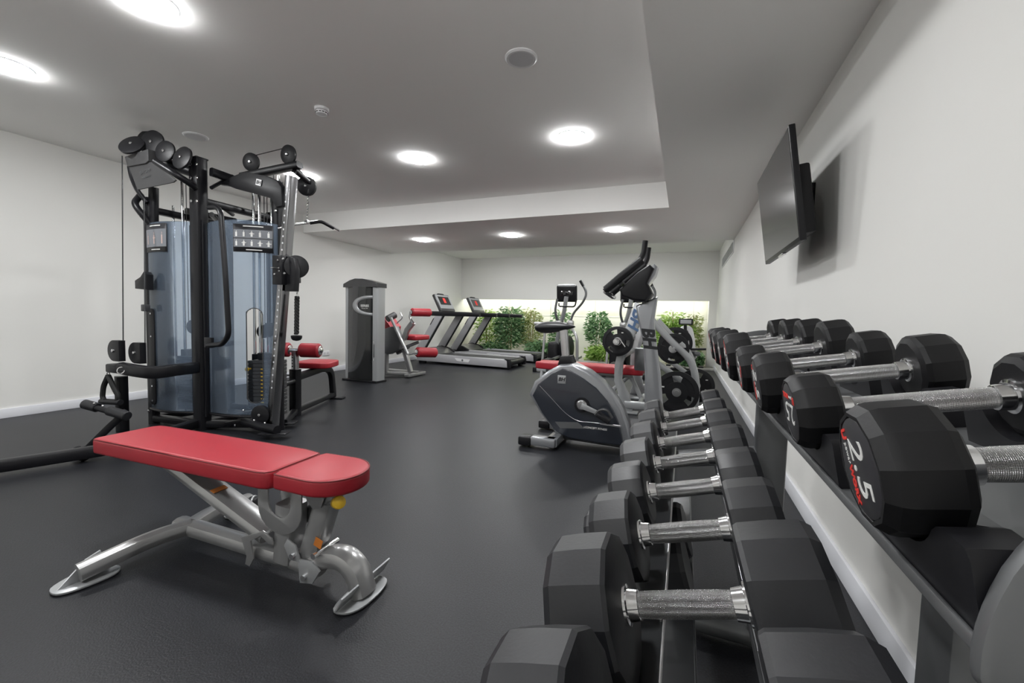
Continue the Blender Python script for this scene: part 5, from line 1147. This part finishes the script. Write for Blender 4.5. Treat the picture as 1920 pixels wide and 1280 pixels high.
# ---------------------------------------------------------------- plants in the niche
def leaf_mat(name, c1, c2):
    m = bpy.data.materials.new(name); m.use_nodes = True; nt = m.node_tree; b = nt.nodes['Principled BSDF']
    b.inputs['Roughness'].default_value = 0.5
    g = nt.nodes.new('ShaderNodeNewGeometry'); r = nt.nodes.new('ShaderNodeValToRGB')
    r.color_ramp.elements[0].color = (*c1, 1); r.color_ramp.elements[1].color = (*c2, 1)
    nt.links.new(g.outputs['Random Per Island'], r.inputs['Fac']); nt.links.new(r.outputs['Color'], b.inputs['Base Color'])
    tl = nt.nodes.new('ShaderNodeBsdfTranslucent'); nt.links.new(r.outputs['Color'], tl.inputs[0])
    mx = nt.nodes.new('ShaderNodeMixShader'); mx.inputs[0].default_value = 0.4
    nt.links.new(b.outputs[0], mx.inputs[1]); nt.links.new(tl.outputs[0], mx.inputs[2]); nt.links.new(mx.outputs[0], nt.nodes['Material Output'].inputs[0])
    return m
LM = [leaf_mat('fresh_leaf', (0.13, 0.28, 0.03), (0.50, 0.68, 0.20)), leaf_mat('dark_leaf', (0.03, 0.11, 0.04), (0.30, 0.48, 0.24)), leaf_mat('olive_leaf', (0.16, 0.22, 0.06), (0.48, 0.52, 0.24))]
rnd = random.Random(11)
def leaf(mb, p, d, L, w):
    d = V(d).normalized(); s = d.cross(V((rnd.uniform(-1, 1), rnd.uniform(-1, 1), rnd.uniform(-0.4, 1)))).normalized(); n = d.cross(s)
    p = V(p); mb.add([p, p+d*L*0.35+s*w, p+d*L*0.75+s*w*0.7-n*L*0.05, p+d*L-n*L*0.12, p+d*L*0.75-s*w*0.7-n*L*0.05, p+d*L*0.35-s*w], [(0, 1, 2, 3, 4, 5)])
def plant(name, label, x, y, h, rad, n, kind, stems, L=0.09, w=0.014, cat='plant', z0=0.035, low=0.25, grp=None):
    t = thing(name, label, cat, (x, y, z0), 0, grp)
    st = MB(); lv = MB(); tops = []
    for k in range(stems):
        a = rnd.uniform(0, 2*PI); r_ = rnd.uniform(0, rad*0.3); q = V((x+r_*math.cos(a), y+r_*math.sin(a)*0.6, z0))
        hh = h*rnd.uniform(0.75, 1.0); e = V((x+rad*0.7*math.cos(a)*rnd.random(), y+rad*0.5*math.sin(a)*rnd.random(), z0+hh))
        m_ = (q+e)/2+V((rnd.uniform(-.03, .03), rnd.uniform(-.03, .03), 0)); pts = [q, m_, e]
        st.tube(pts, 0.007, 6); tops.append((q, m_, e))
    for k in range(n):
        q, m_, e = rnd.choice(tops); u = low+(1-low)*rnd.random()**0.8
        c = q*(1-u)**2+m_*2*u*(1-u)+e*u*u
        sp = rad*(0.55+0.45*math.sin(PI*min(1, (u-low)/(1-low)*0.9+0.1)))
        a = rnd.uniform(0, 2*PI); rr_ = sp*math.sqrt(rnd.random())
        c = c+V((math.cos(a)*rr_, math.sin(a)*rr_*0.75, rnd.uniform(-0.06, 0.06)))
        c.y = min(c.y, 10.93); c.x = min(c.x, 0.36); c.x = max(c.x, XL+0.1)
        leaf(lv, c, (math.cos(a), math.sin(a)*0.7, rnd.uniform(-0.9, 0.5)), L*rnd.uniform(0.7, 1.3), w*rnd.uniform(0.8, 1.3))
    st.build('stems', M['stem'], t); o = lv.build('foliage', LM[kind], t); o.data.shade_flat()
def px(x): return x
plant('bamboo_plant', 'green leafy plant behind the farther treadmill uprights', -4.95, 10.5, 1.20, 0.32, 800, 0, 5)
plant('bamboo_plant', 'dense dark green bush behind the treadmill handrail end', -4.30, 10.45, 1.30, 0.38, 1500, 1, 6, L=0.10, w=0.02)
plant('bamboo_plant', 'pale olive bamboo right of the dense dark bush', -3.72, 10.5, 1.38, 0.27, 800, 2, 7)
plant('bamboo_plant', 'small dark leafy plant behind the left elliptical trainer', -2.90, 10.5, 1.18, 0.28, 700, 1, 4, L=0.09, w=0.018)
plant('bamboo_plant', 'rounded small tree with thin trunk between the two elliptical trainers', -1.95, 10.45, 1.18, 0.30, 1100, 1, 2, L=0.08, w=0.018, low=0.42)
plant('bamboo_plant', 'dark plant mostly hidden behind the barbell plate', -1.15, 10.5, 0.95, 0.25, 600, 1, 4)
plant('bamboo_plant', 'bright green bush left of the small indoor cycle', -0.25, 10.45, 1.22, 0.36, 1400, 0, 7, L=0.11, w=0.017)
plant('bamboo_plant', 'airy olive bamboo in the right corner of the niche', 0.16, 10.55, 1.22, 0.20, 700, 2, 8, L=0.08, low=0.15)
for x, h, r_, lab in ((-3.35, 0.42, 0.36, 'low green ground plant left of the left elliptical trainer'), (-1.75, 0.36, 0.42, 'low bright green ground plant under the small tree'), (0.28, 0.32, 0.26, 'low green ground plant in the right corner'), (-4.7, 0.30, 0.35, 'low brown green ground plant behind the farther treadmill')):
    plant('ground_plant', lab, x, 10.28, h, r_, 900, 0 if x < -1 and x > -2 else 1, 5, L=0.10, w=0.02, low=0.1)
for x, lab in ((-4.05, 'white boulder in the gravel behind the treadmill'), (-2.95, 'pale boulder beside the left elliptical trainer')):
    b = MB().ball((x, 10.25, 0.10), 0.13, (1.3, 0.8, 0.75), 16).build('boulder', mat('white_stone', (0.7, 0.69, 0.64), 0.8, bump=(12, 0.6, 0.03))); tag(b, lab, 'stone')

# ---------------------------------------------------------------- niche lighting, camera, render look
def area(name, loc, sx, sy, power, colr, rot=(0,0,0)):
    l = bpy.data.lights.new(name, 'AREA'); l.shape = 'RECTANGLE'; l.size = sx; l.size_y = sy; l.energy = power; l.color = colr
    o = bpy.data.objects.new(name, l); col.objects.link(o); o.location = loc; o.rotation_euler = rot; return o
strip = MB().box2((XL+0.05, 10.66, NZ+0.070), (0.48, 10.74, NZ+0.085)).build('led_strip', mat('led_strip_glow', (0.3, 0.3, 0.3), 0.5, emit=(1.0, 0.985, 0.88), estr=10.0))
struct(strip)
cam = bpy.data.cameras.new('camera'); co = bpy.data.objects.new('camera', cam); col.objects.link(co)
cam.sensor_width = 36; cam.lens = 36*792.47/1920; cam.clip_start = 0.02
yaw, pit, rol = 0.3849, -0.0581, 0.0251
cy, sy, cp, sp, cr, sr = math.cos(yaw), math.sin(yaw), math.cos(pit), math.sin(pit), math.cos(rol), math.sin(rol)
f = V((-sy*cp, cy*cp, sp)); r0 = V((cy, sy, 0)); u0 = r0.cross(f)
r = cr*r0 + sr*u0; u = -sr*r0 + cr*u0
mm = Matrix((r, u, -f)).transposed().to_4x4(); mm.translation = V((0, 0, 1.05)); co.matrix_world = mm
sc = bpy.context.scene; sc.camera = co
w = bpy.data.worlds.new('world'); sc.world = w; w.use_nodes = True
w.node_tree.nodes['Background'].inputs[0].default_value = (0.5, 0.5, 0.5, 1); w.node_tree.nodes['Background'].inputs[1].default_value = 0.0
sc.view_settings.view_transform = 'Standard'; sc.view_settings.look = 'None'; sc.view_settings.gamma = 1; sc.view_settings.use_curve_mapping = False
sc.view_settings.exposure = 0.72
sc.cycles.use_denoising = True; sc.cycles.max_bounces = 8; sc.cycles.diffuse_bounces = 5; sc.cycles.glossy_bounces = 4; sc.cycles.transparent_max_bounces = 12; sc.cycles.sample_clamp_indirect = 6
sc.cycles.caustics_reflective = False; sc.cycles.caustics_refractive = False
